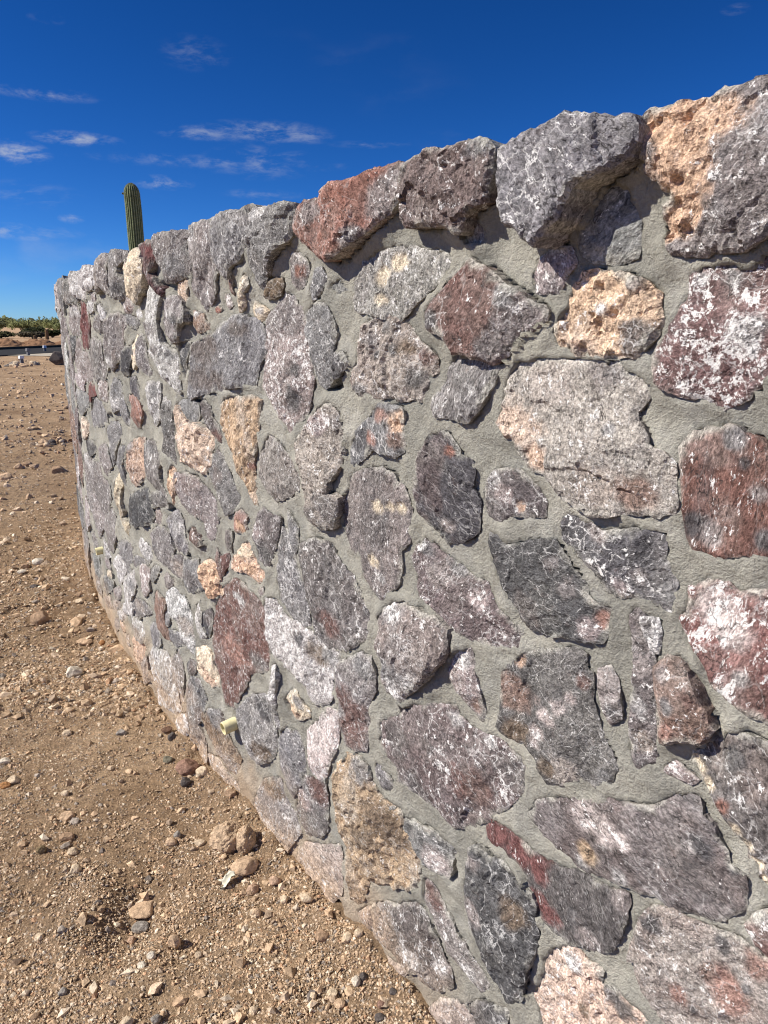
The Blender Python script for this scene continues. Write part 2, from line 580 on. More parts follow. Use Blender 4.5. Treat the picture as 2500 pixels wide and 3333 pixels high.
STONES = """
m|0.05|0,0|-1355,1863 -1365,1872 -1396,1874 -1405,1876 -1437,1872 -1458,1879 -1479,1875 -1509,1879 -1522,1878 -1548,1874 -1568,1796 -1559,1734 -1542,1718 -1525,1701 -1499,1692 -1475,1692 -1448,1694 -1408,1697 -1396,1713 -1402,1724 -1390,1734 -1395,1750 -1404,1755 -1403,1769 -1381,1790 -1370,1802 -1371,1814 -1357,1833|o,-1420,1850,63,53 o,-1385,1848,37,30 o,-1420,1802,50,42 o,-1435,1751,40,34 o,-1400,1725,20,17
g|0.085|-0.02,-0.1|-1115,1871 -1150,1870 -1173,1878 -1205,1878 -1232,1884 -1244,1888 -1262,1883 -1310,1872 -1340,1865 -1358,1859 -1364,1852 -1363,1840 -1359,1827 -1344,1816 -1316,1807 -1292,1799 -1272,1791 -1262,1770 -1248,1749 -1218,1726 -1208,1718 -1181,1737 -1149,1754 -1128,1786 -1120,1835|
g|0.015|0,0|-1303,1794 -1324,1778 -1334,1759 -1343,1741 -1347,1718 -1347,1694 -1321,1689 -1274,1692 -1249,1706 -1244,1723 -1249,1739 -1269,1755 -1279,1774 -1292,1786|
p|0.02|0,0|-1170,1701 -1206,1716 -1229,1712 -1240,1694 -1225,1676 -1211,1652 -1163,1652 -1159,1679|
o4|0.03|0,0|-1253,1674 -1284,1677 -1307,1675 -1330,1668 -1358,1662 -1370,1655 -1384,1641 -1390,1619 -1397,1601 -1388,1587 -1372,1570 -1360,1559 -1329,1558 -1294,1557 -1256,1560 -1223,1567 -1207,1582 -1209,1596 -1222,1621 -1230,1646 -1238,1667|d,-1360,1585,29,24 m,-1351,1658,19,16 w,-1300,1625,13,11
p4|0.03|0,0|-1398,1526 -1394,1544 -1402,1569 -1415,1587 -1427,1618 -1434,1640 -1432,1661 -1450,1668 -1487,1674 -1515,1672 -1529,1679 -1540,1684 -1562,1692 -1585,1616 -1592,1564 -1558,1537 -1539,1527 -1518,1507 -1497,1499 -1468,1508 -1436,1510 -1412,1517|g,-1493,1658,24,22 w,-1451,1660,14,12 w,-1519,1589,21,20
m3|0.066|0,0|-873,1880 -897,1888 -924,1893 -973,1886 -1007,1886 -1042,1889 -1058,1891 -1085,1881 -1091,1875 -1083,1837 -1073,1809 -1070,1797 -1042,1792 -1027,1778 -1011,1756 -967,1774 -945,1776 -899,1781 -864,1781 -849,1795 -852,1820 -859,1848 -861,1870|g,-1058,1883,23,15
r|0.058|0,-0.05|-451,1865 -473,1873 -530,1866 -578,1878 -623,1885 -678,1879 -736,1892 -816,1892 -842,1885 -857,1874 -847,1850 -822,1824 -790,1804 -746,1784 -700,1770 -651,1754 -599,1736 -552,1748 -504,1772 -447,1802 -429,1822 -442,1849|m,-790,1831,80,45 g,-700,1770,47,26 m,-500,1842,57,28 m,-822,1877,36,20
g|0.012|0,0|-995,1774 -1028,1779 -1053,1763 -1042,1740 -1009,1740 -991,1758|
m|0.022|0,-0.05|-656,1695 -687,1723 -734,1740 -784,1749 -821,1750 -862,1741 -901,1731 -947,1725 -961,1709 -948,1693 -911,1674 -878,1651 -843,1630 -811,1612 -767,1617 -721,1624 -655,1635 -652,1664|c,-821,1718,29,17 c,-756,1697,31,18 c,-750,1652,23,13
v|0.042|0,-0.08|-905,1623 -928,1650 -964,1677 -999,1695 -1020,1711 -1037,1699 -1077,1688 -1105,1668 -1132,1652 -1164,1638 -1193,1622 -1192,1611 -1161,1595 -1133,1570 -1104,1544 -1080,1538 -1055,1548 -1021,1553 -991,1555 -967,1578 -920,1593|m,-1152,1617,47,34 m,-1107,1566,43,30 d,-920,1608,34,21 g,-1121,1649,26,18
g|0.028|-0.05,-0.05|-980,1547 -1045,1547 -1087,1534 -1092,1520 -1076,1499 -1057,1469 -1028,1439 -1007,1425 -970,1431 -927,1433 -912,1444 -916,1461 -945,1485 -958,1513|
t|0.028|0,0|-679,1595 -727,1616 -773,1617 -817,1605 -848,1589 -864,1571 -895,1556 -924,1535 -925,1516 -895,1508 -891,1480 -886,1458 -845,1457 -732,1455 -651,1456 -631,1470 -639,1499 -665,1518 -665,1554|d,-865,1497,39,24 m,-715,1575,36,20 v,-897,1540,30,19 d,-795,1556,19,12 d,-744,1542,17,10 g,-773,1599,34,20 d,-664,1464,26,14 b,-833,1561,27,16
g|0.024|0,0|-457,1625 -502,1651 -538,1646 -571,1620 -584,1584 -572,1551 -575,1518 -567,1488 -530,1459 -502,1477 -474,1522 -462,1572|
d|0.03|0,0|-578,1537 -616,1540 -635,1521 -601,1490 -573,1485|
p|0.026|0,0|-251,1607 -308,1647 -352,1678 -407,1661 -444,1633 -457,1587 -469,1530 -474,1472 -464,1429 -447,1394 -405,1365 -362,1335 -312,1360 -263,1416 -219,1444 -242,1497 -247,1557|m,-357,1626,107,52 d,-405,1496,40,20 d,-393,1422,58,29
m|0.014|0,0|-391,1764 -430,1763 -466,1744 -472,1722 -449,1697 -421,1683 -395,1703 -386,1738|r,-435,1724,30,15
g|0.03|0,0|-509,1723 -534,1725 -550,1703 -532,1679 -488,1657 -485,1677|
b|0.03|0,0|-264,1689 -283,1708 -351,1709 -358,1697 -340,1674 -280,1668 -258,1673|
g|0.008|0,0|-563,1682 -597,1694 -622,1676 -589,1667|
g|0.045|0,0|-221,1881 -263,1883 -309,1881 -367,1877 -428,1873 -422,1847 -417,1804 -381,1791 -356,1779 -334,1762 -311,1740 -283,1714 -261,1691 -242,1702 -213,1730 -183,1760 -180,1783 -197,1802 -194,1822 -209,1854|w,-262,1870,48,21
d|0|0,0|-117,1890 -156,1898 -193,1898 -217,1890 -201,1881 -135,1876|
g|0.04|0,0|10,1885 -15,1889 -57,1891 -96,1892 -165,1886 -206,1869 -196,1846 -185,1825 -167,1808 -154,1783 -143,1767 -112,1761 -91,1749 -78,1728 -54,1740 -20,1768 -2,1776 -2,1798 -8,1828 -5,1854|
m|0.035|0,0|187,1884 149,1884 125,1885 71,1887 38,1882 23,1878 14,1856 7,1830 15,1797 13,1777 -7,1765 4,1746 16,1720 25,1691 51,1666 84,1642 117,1663 157,1683 192,1704 193,1737 182,1765 185,1784 208,1802 197,1827 206,1851 193,1868|k,100,1849,53,20 g,171,1866,37,14
m|0.045|0,0|441,1879 386,1880 320,1876 236,1874 187,1873 195,1850 206,1823 191,1798 175,1778 180,1750 227,1744 312,1735 372,1733 389,1762 420,1799 451,1821 450,1842|g,289,1781,91,31
v2|0.05|0,0|649,1867 527,1870 441,1861 450,1824 472,1800 497,1768 457,1739 425,1704 436,1692 488,1717 532,1748 567,1787 610,1830|
c|0.055|0,0|854,1813 814,1831 743,1848 668,1858 634,1856 603,1832 575,1798 574,1769 591,1740 612,1711 642,1706 675,1676 717,1692 755,1704 769,1728 794,1755 833,1774 859,1799|p,781,1828,64,17
m|0.045|0,0|1052,1872 1009,1879 910,1870 798,1858 784,1852 838,1838 893,1816 895,1792 861,1770 833,1751 830,1724 872,1702 945,1701 1018,1716 1040,1745 1065,1771 1071,1808 1063,1845|d,883,1738,82,21 g,994,1849,77,18
k|0.045|0,0|1340,1844 1257,1871 1167,1877 1068,1868 1092,1810 1092,1756 1073,1714 1154,1730 1202,1761 1265,1731 1348,1737 1357,1774 1355,1815|t,1275,1781,99,19
w|0.045|0,0|1615,1844 1519,1856 1385,1845 1363,1815 1366,1775 1456,1748 1533,1758 1600,1793 1639,1824|
w|0.045|0,0|2121,1846 1968,1854 1642,1838 1662,1807 1622,1776 1541,1744 1624,1718 1792,1730 1918,1757 2052,1799 2144,1823|g,1978,1842,197,23
g|0.045|0,0|2346,1808 2217,1835 2077,1812 1943,1766 1825,1723 1897,1706 2174,1713 2334,1734 2313,1772|
k|0.035|0,0|2251,1711 1922,1707 1865,1662 1912,1599 1981,1551 2236,1556 2327,1599 2345,1648|w,2056,1665,178,20
v2|0.04|0,0|1774,1714 1669,1700 1621,1644 1623,1603 1657,1547 1712,1496 1852,1484 1890,1532 1847,1603 1820,1669|
w|0.04|0,0|1669,1682 1501,1703 1418,1691 1483,1660 1571,1654|
p|0.03|0,0|1520,1743 1406,1736 1410,1708 1467,1692 1529,1708|
w|0.04|0,0|1359,1679 1302,1688 1236,1650 1229,1630 1264,1623 1335,1655|
m2|0.035|0,0|1432,1645 1360,1641 1283,1620 1327,1568 1445,1582 1470,1610|
m|0.045|0,0|1236,1613 1129,1645 1003,1647 920,1630 894,1600 917,1569 962,1527 1017,1481 1091,1449 1146,1419 1233,1432 1303,1461 1319,1502 1276,1559 1272,1586|w,1239,1456,115,25
k|0.03|0,0|919,1685 854,1702 782,1682 750,1664 793,1647 883,1647 928,1658|v,822,1659,45,12
w|0.02|0,0|780,1647 709,1657 668,1645 679,1623 739,1626|
g|0.02|0,0|987,1640 899,1644 799,1638 753,1611 791,1591 867,1600 932,1618|
w|0.035|0,0|587,1699 550,1739 497,1707 459,1690 476,1653 492,1616 484,1578 475,1545 415,1520 340,1514 331,1480 346,1442 357,1383 432,1403 518,1429 574,1456 592,1475 635,1511 648,1554 635,1602 609,1650|m,578,1588,82,25 m,532,1519,62,20 g,402,1509,63,22
m|0.045|0,0|401,1678 360,1692 302,1688 263,1669 240,1644 231,1615 246,1607 264,1622 285,1590 306,1551 351,1550 392,1573 401,1605 409,1642|d,294,1615,43,15 w,341,1636,45,15
o2|0.03|0,0|309,1723 278,1737 229,1739 238,1708 249,1664 283,1673 307,1693 315,1706|
d|0.045|0,0|986,1495 909,1519 841,1527 857,1489 879,1464 905,1419 997,1407 1042,1431 1010,1465|
c|0.035|0,0|794,1564 767,1564 793,1513 812,1466 848,1440 882,1464 876,1501 835,1539|o2,837,1496,46,12
m|0.03|0,0|773,1549 710,1570 673,1556 674,1516 656,1472 627,1436 669,1422 746,1439 812,1454 799,1497|
d|0.025|0,0|315,1545 248,1549 260,1518 283,1487 307,1433 317,1459 325,1511|
m|0.035|0,0|1644,1528 1523,1548 1369,1529 1371,1487 1373,1444 1287,1423 1379,1371 1591,1344 1677,1393 1698,1469|
k|0.035|0,0|2063,1533 1918,1531 1884,1475 1723,1476 1689,1411 1633,1349 1845,1327 2156,1342 2289,1397 2208,1457|p,2075,1351,225,27
d|0.03|0,0|2380,1546 2091,1545 2227,1452 2343,1404 2392,1469|
p|0.04|0,0|2332,1339 2001,1362 1901,1330 1968,1280 2212,1284 2323,1303|
g|0.04|0,0|2344,1261 1973,1273 1835,1261 1867,1213 2112,1137 2264,1140 2377,1184|w,2285,1252,194,20
v2|0.03|0,0|1822,1315 1681,1340 1603,1318 1586,1288 1722,1270 1766,1238 1864,1229|
p|0.03|0,0|1529,1338 1419,1364 1333,1354 1357,1280 1427,1267 1532,1292 1558,1313|
g|0.045|0,0|1259,1331 1158,1387 1064,1369 1056,1322 1116,1266 1220,1232 1270,1266 1281,1298|w,1198,1287,112,26
g|0.025|0,0|1100,1318 1041,1330 1027,1290 989,1250 985,1204 1055,1210 1102,1232 1122,1275|
r2|0.04|0,0|972,1332 930,1345 849,1338 810,1316 780,1287 794,1258 837,1224 875,1214 906,1227 918,1258 951,1298|
d|0.025|0,0|927,1403 854,1410 829,1380 807,1341 813,1318 859,1337 920,1348 930,1373|
w|0.035|0,0|704,1394 632,1408 559,1403 558,1369 573,1324 587,1278 634,1246 668,1264 698,1304 718,1345 726,1372|g,602,1377,57,18
m2|0.03|0,0|572,1315 517,1360 461,1348 452,1309 438,1279 435,1242 432,1208 437,1164 455,1135 487,1142 555,1153 590,1157 562,1203 563,1239 582,1273|w,502,1353,44,15
c2|0.035|0,0|407,1337 375,1339 335,1313 295,1290 190,1299 146,1287 105,1266 102,1244 125,1217 136,1184 174,1144 215,1140 270,1145 341,1157 403,1159 419,1200 419,1257 424,1313|
g|0.015|0,0|405,1342 341,1361 268,1364 215,1352 213,1326 237,1300 323,1293 364,1316|
m2|0.015|0,0|201,1359 166,1375 124,1360 116,1330 80,1304 57,1276 65,1257 105,1273 145,1299 192,1328|v,81,1273,37,16
t2|0.026|0,0|52,1367 14,1389 -42,1398 -106,1406 -167,1412 -205,1402 -207,1375 -189,1337 -181,1304 -174,1276 -156,1248 -143,1222 -146,1194 -158,1160 -157,1099 -137,1108 -109,1139 -75,1165 -40,1195 -13,1248 18,1271 49,1298 50,1332|c,-168,1263,25,12 r,-133,1216,31,15
g|0.022|0,0|149,1197 88,1229 42,1217 33,1196 2,1170 -28,1137 -57,1102 -39,1083 -8,1057 44,1033 73,1067 118,1098 151,1138 156,1167|
m|0.022|0,0|513,1067 447,1102 334,1117 242,1110 184,1089 118,1053 111,1011 129,974 143,938 188,924 214,927 243,969 284,980 358,982 418,1000 469,1032|
o2|0.04|0,0|1107,1057 985,1137 863,1176 794,1178 797,1129 816,1061 840,1018 910,978 990,960 1052,974 1113,999 1128,1029|g,1001,1128,82,22
g|0.04|0,0|1199,1087 1069,1126 1046,1112 1129,1054 1147,1026 1125,987 1120,940 1165,936 1208,984 1237,1031|
m|0.03|0,0|792,1155 721,1183 662,1179 629,1152 608,1121 635,1089 635,1048 604,1019 566,980 603,982 686,1001 766,1010 814,1034 818,1093|g,707,1157,63,20
o|0.04|0,0|540,1087 497,1124 449,1110 447,1078 471,1041 497,1000 520,974 533,996 552,1033 557,1059|
c|0.05|0,0|1232,982 1166,973 1163,941 1221,908 1232,861 1227,831 1214,804 1218,773 1147,758 1175,703 1228,724 1314,755 1356,820 1381,886 1329,926|
d|0.045|0,0|1091,897 891,957 804,980 767,953 772,912 730,891 786,842 884,817 933,816 1052,767 1135,770 1110,842|
g|0.01|0,0|1690,1271 1508,1252 1427,1221 1420,1177 1560,1146 1808,1109 1854,1163 1767,1221|
c|0.05|0,0|2213,1100 2092,1131 1946,1108 2001,1054 2102,1010 2228,1016 2250,1059|
g|0.03|0,0|1446,1144 1339,1183 1186,1203 1140,1166 1223,1105 1280,1042 1373,982 1419,1041 1429,1101|w,1440,1076,80,16
m|0.03|0,0|1697,1021 1481,1071 1436,1023 1395,971 1514,916 1629,937 1725,971|
m|0.04|0,0|2318,900 2056,944 1872,928 1650,946 1632,896 1498,871 1467,813 1539,741 1683,667 2000,572 2220,592 2303,681 2342,781 2377,838|w,2130,892,250,32
d|0.03|0,0|2140,999 1868,1031 1725,1013 1959,936 2113,944|
m2|0.025|0,0|779,962 710,985 628,997 577,976 574,948 660,943 737,921 775,937|
t|0.015|0,0|765,901 676,929 653,902 660,867 766,854|
m|0.035|0,0|805,796 723,842 617,869 565,853 543,826 511,808 536,777 436,803 417,770 443,722 490,699 532,706 603,719 692,719 762,731 785,766|t,482,737,82,30
g|0.018|0,0|600,894 547,931 462,964 426,935 426,895 401,852 417,812 483,813 547,842 587,868|w,467,895,70,26
v|0.035|0,0|336,912 310,936 274,932 248,912 222,898 260,883 295,889 331,898|
g|0.025|0,0|430,800 359,800 286,828 293,785 284,751 273,727 329,701 413,673 461,684 445,742|m2,378,733,75,30
o|0.04|0,0|258,805 209,843 137,857 122,802 100,759 167,729 216,714 236,749 269,776|
m|0.03|0,0|1693,701 1503,766 1423,735 1470,601 1578,514 1687,511 1725,572 1729,632|
k|0.035|0,0|2196,705 1784,781 1671,748 1703,673 1765,593 1952,497 2059,517 2133,599 2196,657|
p|0.04|0,0|2383,639 2242,609 2302,488 2461,408 2502,491|
g|0.025|0,0|1425,596 1282,656 1140,669 1131,610 1202,552 1152,546 1286,492 1301,540 1411,542|
w|0.035|0,0|1584,461 1430,546 1342,546 1251,547 1300,481 1377,412 1451,406 1516,434|
w|0.02|0,0|997,734 921,738 831,725 817,694 871,661 966,669 1023,690|
g|0.01|0,0|1166,587 1081,633 960,647 887,647 1007,614 1130,566|
p|0.025|0,0|1024,602 939,631 882,620 897,564 893,536 969,483 1025,465 1029,532|
g|0.02|0,0|845,629 778,673 725,674 768,627 834,586 878,591|
k|0.02|0,0|667,663 633,682 571,667 605,637 648,617 674,634|
w|0.035|0,0|1359,414 1264,489 1122,552 1113,493 1161,435 1243,372 1189,350 1201,313 1287,292 1381,310 1387,363|g,1208,472,103,27
m|0.025|0,0|1260,361 1106,424 1020,440 930,443 898,427 1009,386 1140,317 1209,284 1218,326|t,1083,407,77,22
b2|0.035|0,0|840,514 795,557 710,555 671,547 696,504 698,450 661,414 667,387 741,378 799,408 840,449 849,478|
g|0.02|0,0|724,478 681,510 646,491 662,460 721,426|
w|0.03|0,0|674,587 586,637 477,644 423,619 398,573 391,520 384,468 399,429 448,434 487,456 517,482 555,516 630,518 663,549|t,456,527,82,32
w|0.025|0,0|338,652 313,669 298,621 293,579 265,552 320,529 339,557 347,599|
d|0.02|0,0|291,626 220,667 204,657 211,610 232,563 270,571 296,596|
v|0.026|0,0|171,694 91,784 0,839 -68,830 -132,817 -176,794 -185,747 -189,694 -199,646 -181,597 -68,547 -33,493 26,427 77,360 140,351 159,386 175,444 206,481 213,559|w,-32,772,29,14 w,-3,783,26,12 m2,-122,607,59,30 r2,29,590,88,42
c|0.028|0,0|366,470 280,510 232,493 217,472 184,441 172,403 263,364 329,365 381,384 360,427|o2,286,389,69,30
g|0.03|0,0|449,335 350,342 311,293 355,213 397,152 341,96 341,-1 456,2 518,50 527,147 488,263|
o2|0.045|0,0|1281,140 1204,228 1115,228 1031,232 1062,172 1132,83 1208,76 1305,71|
w|0.04|0,0|1271,302 1145,313 1031,322 1015,285 1071,232 1195,206 1263,234|t,1166,249,101,28
w|0.045|0,0|974,203 876,292 805,300 712,325 667,300 643,269 621,235 610,193 591,148 567,126 646,71 708,68 801,40 890,11 896,79 920,128 964,148|g,804,119,126,43 w,885,258,93,30
k|0.03|0,0|643,324 572,387 542,353 533,304 538,232 560,165 624,133 642,187 674,246|
g|0.04|0,0|1120,120 1003,191 987,134 937,107 1027,61 1110,12 1143,44|
g|0.03|0,0|930,360 860,400 809,378 787,330 844,283 900,291 944,309|
g|0.025|0,0|669,434 586,460 521,463 482,440 539,419 609,393 656,404|
w|0.04|0,0|641,50 570,113 511,133 491,92 507,56 580,13 631,2|
m2|0.025|0,0|492,338 448,393 388,403 389,372 423,342 478,319|
b|0.025|0,0|383,192 278,267 173,302 151,261 128,227 79,200 43,181 76,112 158,94 226,112 313,136 354,171|m,140,130,87,42 g,234,267,77,35
k|0.02|0,0|333,56 238,85 155,75 88,72 55,25 121,14 218,21 307,21|
g|0.03|0,0|-76,472 -137,503 -211,516 -227,484 -216,431 -225,396 -216,343 -175,292 -104,245 -43,234 -3,252 26,280 49,312 50,354 1,413|d,-152,460,68,36 b,-138,298,70,38
w|0.035|0,0|-227,631 -254,646 -264,609 -256,555 -252,497 -257,447 -240,434 -236,480 -229,543 -224,588|
c|0.03|0,0|-292,551 -320,590 -353,604 -391,585 -425,573 -425,560 -389,535 -331,517 -307,525|o,-332,532,42,24 g,-368,583,28,16
w|0.024|0,0|-182,829 -253,845 -316,811 -397,818 -456,805 -520,796 -575,807 -566,758 -533,712 -540,677 -515,638 -464,610 -430,610 -406,645 -352,654 -278,660 -209,671 -181,703|b,-479,762,58,34 g,-535,774,48,28 d,-377,768,36,20
g|0.018|0,0|-299,1067 -335,1066 -363,1026 -369,972 -397,942 -420,903 -434,827 -390,817 -328,826 -275,858 -260,918 -275,995|
m2|0.022|0,0|-390,1043 -458,1076 -529,1080 -580,1050 -622,1028 -656,1004 -676,973 -702,948 -705,911 -681,874 -603,823 -550,804 -486,794 -455,821 -441,891 -411,952 -388,1001|v,-529,869,55,32 m,-647,900,63,39
m|0.028|0,0|-558,756 -601,795 -652,827 -707,844 -720,811 -716,757 -692,707 -699,670 -691,617 -683,581 -632,560 -595,561 -573,588 -566,642 -568,699 -558,732|v,-620,676,67,42 v,-633,608,67,43 g,-680,808,42,26
p2|0.022|0,0|-400,494 -451,554 -512,616 -556,627 -558,580 -553,533 -531,483 -505,424 -460,379 -425,382 -402,412|
g|0.024|0,0|-228,391 -293,460 -360,476 -381,444 -388,394 -391,364 -350,298 -318,247 -279,247 -251,289 -235,343|
m2|0.02|0,0|-340,291 -390,354 -440,365 -493,396 -500,348 -502,286 -495,235 -459,196 -385,155 -348,172 -325,205|p,-353,271,59,35 v,-457,351,53,33
g|0.025|0,0|-129,200 -241,261 -258,213 -326,195 -352,148 -310,87 -265,23 -234,-46 -175,-41 -109,-33 -29,-6 -49,76 -90,143|b,-173,207,68,37
o3|0.04|0,0|-567,487 -599,528 -659,550 -695,545 -715,514 -743,493 -790,496 -828,492 -835,455 -866,430 -897,414 -901,358 -874,312 -810,272 -748,238 -690,208 -671,138 -643,102 -612,101 -597,138 -594,194 -583,250 -569,319 -575,383 -561,430|g,-673,519,51,33 b,-770,439,74,51 b,-636,139,47,32 b,-699,348,58,39
g|0.02|0,0|-724,568 -745,587 -758,563 -791,558 -784,527 -751,518 -731,535|
d|0.025|0,0|-721,480 -756,471 -808,493 -808,475 -782,455 -749,458|
v3|0.026|0,0|-744,678 -777,706 -814,732 -820,751 -879,790 -961,826 -997,838 -1013,819 -1052,815 -1099,819 -1130,827 -1157,815 -1191,805 -1194,750 -1163,707 -1120,663 -1107,637 -1070,603 -1011,564 -984,567 -940,574 -882,567 -840,573 -812,567 -812,602 -773,608 -747,626|v,-1057,692,53,42 m2,-808,674,62,43 m2,-882,584,53,38 w,-1003,814,25,19 w,-1108,809,22,18 m2,-1159,777,42,35
k|0.045|-0.05,-0.06|-747,961 -794,1001 -841,1018 -897,1017 -945,1018 -981,1005 -992,980 -968,935 -927,881 -878,829 -831,785 -788,787 -766,811 -760,859 -744,902|g,-800,854,55,37 w,-819,800,37,25 w,-872,847,34,24 w,-794,988,36,24
p|0.016|0,0|-1000,963 -1038,981 -1044,954 -1054,923 -1070,893 -1078,861 -1072,844 -1048,858 -1023,870 -998,885 -982,912 -991,938|w,-1020,956,24,18 b2,-1062,868,23,18
v3|0.022|0,0|-854,1128 -897,1171 -928,1165 -959,1155 -1003,1146 -1036,1131 -1077,1129 -1091,1101 -1127,1079 -1165,1063 -1174,1037 -1155,1026 -1100,1006 -1065,1007 -1018,1008 -968,1012 -926,1032 -877,1046 -877,1087 -860,1111|k,-940,1111,36,25 g,-1008,1144,28,20 g,-897,1157,26,18 p,-1047,1094,27,20
d|0.024|0,0|-910,1389 -934,1401 -968,1392 -987,1379 -992,1361 -1024,1356 -1034,1332 -1031,1306 -1054,1285 -1055,1263 -1052,1234 -1021,1207 -969,1185 -939,1206 -903,1215 -871,1233 -862,1270 -870,1313 -869,1340 -895,1367|k,-969,1216,19,13 r,-969,1367,14,10
k2|0.022|0,0|-634,1260 -693,1289 -755,1302 -790,1289 -802,1277 -825,1270 -842,1245 -853,1194 -843,1155 -820,1131 -826,1095 -809,1048 -773,1030 -742,999 -703,1014 -677,1039 -664,1080 -623,1090 -604,1139 -605,1200 -626,1228|c,-743,1215,21,13 c,-785,1223,18,11 c,-819,1226,17,11 c,-723,1087,19,12 m2,-742,1158,56,35 w,-748,1051,16,10
g|0.024|0,0|-658,1374 -697,1400 -728,1432 -763,1438 -797,1434 -825,1430 -820,1406 -831,1376 -820,1347 -798,1334 -757,1339 -721,1341 -689,1315 -637,1288 -627,1317 -644,1346|o,-812,1408,33,21 b2,-809,1366,28,17 d,-683,1347,45,26 r2,-751,1416,24,14 r2,-721,1363,21,13
t|0.035|0,0|-397,1317 -448,1364 -504,1405 -548,1425 -590,1405 -602,1365 -611,1320 -600,1287 -563,1242 -555,1208 -608,1210 -604,1177 -567,1128 -529,1120 -475,1121 -444,1140 -451,1189 -441,1234 -410,1268|m2,-561,1172,66,37 m2,-468,1145,48,26 p,-502,1374,53,28 m2,-589,1383,28,15
k2|0.02|0,0|-183,1243 -256,1316 -317,1293 -375,1261 -407,1232 -397,1195 -335,1162 -279,1138 -224,1160 -178,1190|
m2|0.02|0,0|-129,1009 -166,1069 -194,1100 -236,1096 -293,1091 -282,1048 -262,1006 -234,956 -197,929 -154,940 -149,987|p,-171,1036,45,22 d,-209,971,53,26
o2|0.03|0,0|-25,927 -59,967 -98,981 -114,949 -148,922 -191,912 -180,886 -137,859 -97,877 -39,875 22,868 30,884|c,-56,943,50,23 o,-90,897,39,19
r2|0.03|0,0|-8,1037 -70,1072 -106,1057 -94,1033 -101,1008 -53,999 -8,996|o,-55,1020,34,16
v|0.022|0,0|136,904 117,880 100,845 107,794 126,813 137,860|
v|0.024|0,0|104,879 46,908 51,868 94,823|
m2|0.02|0,0|54,981 14,987 15,962 30,921 61,922|
g|0.016|0,0|-329,1122 -351,1107 -380,1085 -378,1041 -365,1014 -333,1059|
p|0.01|0,0|-141,841 -169,858 -176,838 -157,823|
e|0.03|0,-0.07|-1125,1532 -1162,1542 -1238,1545 -1336,1544 -1337,1532 -1369,1526 -1382,1504 -1365,1481 -1369,1462 -1384,1449 -1391,1433 -1419,1420 -1434,1408 -1438,1387 -1444,1357 -1443,1340 -1401,1332 -1356,1325 -1314,1314 -1288,1319 -1261,1330 -1229,1344 -1210,1358 -1172,1374 -1148,1397 -1144,1408 -1112,1418 -1095,1437 -1105,1475 -1111,1507|c2,-1127,1437,58,43 e,-1200,1499,52,40 t,-1298,1356,44,37 b2,-1384,1366,33,30 o2,-1183,1387,29,22 g,-1327,1448,12,10 k2,-1308,1530,30,24
r3|0.016|0,0|-1445,1434 -1460,1455 -1483,1464 -1506,1467 -1529,1463 -1547,1458 -1562,1443 -1567,1429 -1606,1425 -1620,1322 -1582,1316 -1548,1306 -1514,1297 -1478,1298 -1467,1307 -1460,1342 -1453,1389|d,-1474,1328,21,20 d,-1536,1427,10,10 d,-1571,1332,17,17 g,-1519,1455,18,17 k,-1500,1322,16,16 k,-1560,1389,13,13
d2|0.02|0,0|-1245,1281 -1257,1295 -1291,1294 -1324,1282 -1359,1296 -1394,1301 -1415,1312 -1430,1299 -1430,1274 -1443,1254 -1453,1240 -1455,1215 -1451,1195 -1426,1198 -1403,1201 -1369,1194 -1334,1197 -1317,1217 -1289,1233 -1268,1250 -1250,1257|k,-1320,1290,19,16 k,-1395,1233,17,15 p,-1368,1207,18,16 g,-1446,1222,16,15 w,-1303,1230,16,14
m2|0.012|0,0|-1065,1317 -1083,1342 -1115,1354 -1143,1355 -1174,1342 -1202,1318 -1205,1291 -1167,1280 -1124,1273 -1098,1256 -1076,1263 -1060,1286|o2,-1154,1294,12,10 w,-1084,1333,17,12 p,-1110,1310,20,15
d|0.022|0,0|-1080,1209 -1087,1227 -1121,1216 -1161,1223 -1198,1241 -1231,1247 -1250,1228 -1272,1210 -1297,1191 -1303,1173 -1322,1164 -1343,1168 -1351,1151 -1348,1125 -1340,1107 -1308,1100 -1267,1095 -1220,1080 -1181,1082 -1156,1103 -1131,1121 -1113,1147 -1094,1178|r2,-1337,1141,16,14 p,-1313,1121,19,17 m,-1264,1179,20,17 m,-1233,1214,21,17
p3|0.014|0,0|-1479,1237 -1502,1254 -1530,1257 -1550,1249 -1569,1257 -1587,1265 -1625,1278 -1652,1076 -1610,1086 -1588,1085 -1570,1085 -1549,1096 -1531,1104 -1517,1123 -1499,1143 -1484,1168 -1471,1187 -1478,1215|p2,-1518,1217,28,29 v,-1594,1110,25,28 w,-1564,1132,13,14 p2,-1549,1198,22,23
m2|0.028|0,0|-1387,1172 -1400,1185 -1411,1164 -1422,1135 -1433,1112 -1443,1075 -1452,1038 -1456,998 -1448,977 -1449,949 -1425,922 -1415,931 -1406,968 -1406,1003 -1410,1048 -1409,1089 -1397,1126|k,-1418,1093,17,16 t,-1433,972,17,17 w,-1421,1030,14,14
b2|0.04|0,0|-1446,1106 -1459,1127 -1478,1127 -1501,1105 -1519,1084 -1531,1063 -1543,1050 -1537,1037 -1521,1020 -1493,1011 -1467,995 -1464,1032 -1454,1069|v,-1506,1086,17,18 r2,-1473,1020,16,16 k,-1459,1106,13,13 g,-1477,1057,13,13
w|0.02|0,0|-1409,1170 -1432,1175 -1439,1159 -1438,1126 -1431,1124 -1418,1146|m2,-1421,1166,11,10
k|0.018|0,0|-1336,1055 -1357,1067 -1370,1054 -1377,1025 -1382,989 -1366,973 -1354,992 -1342,1017|d,-1367,997,14,13
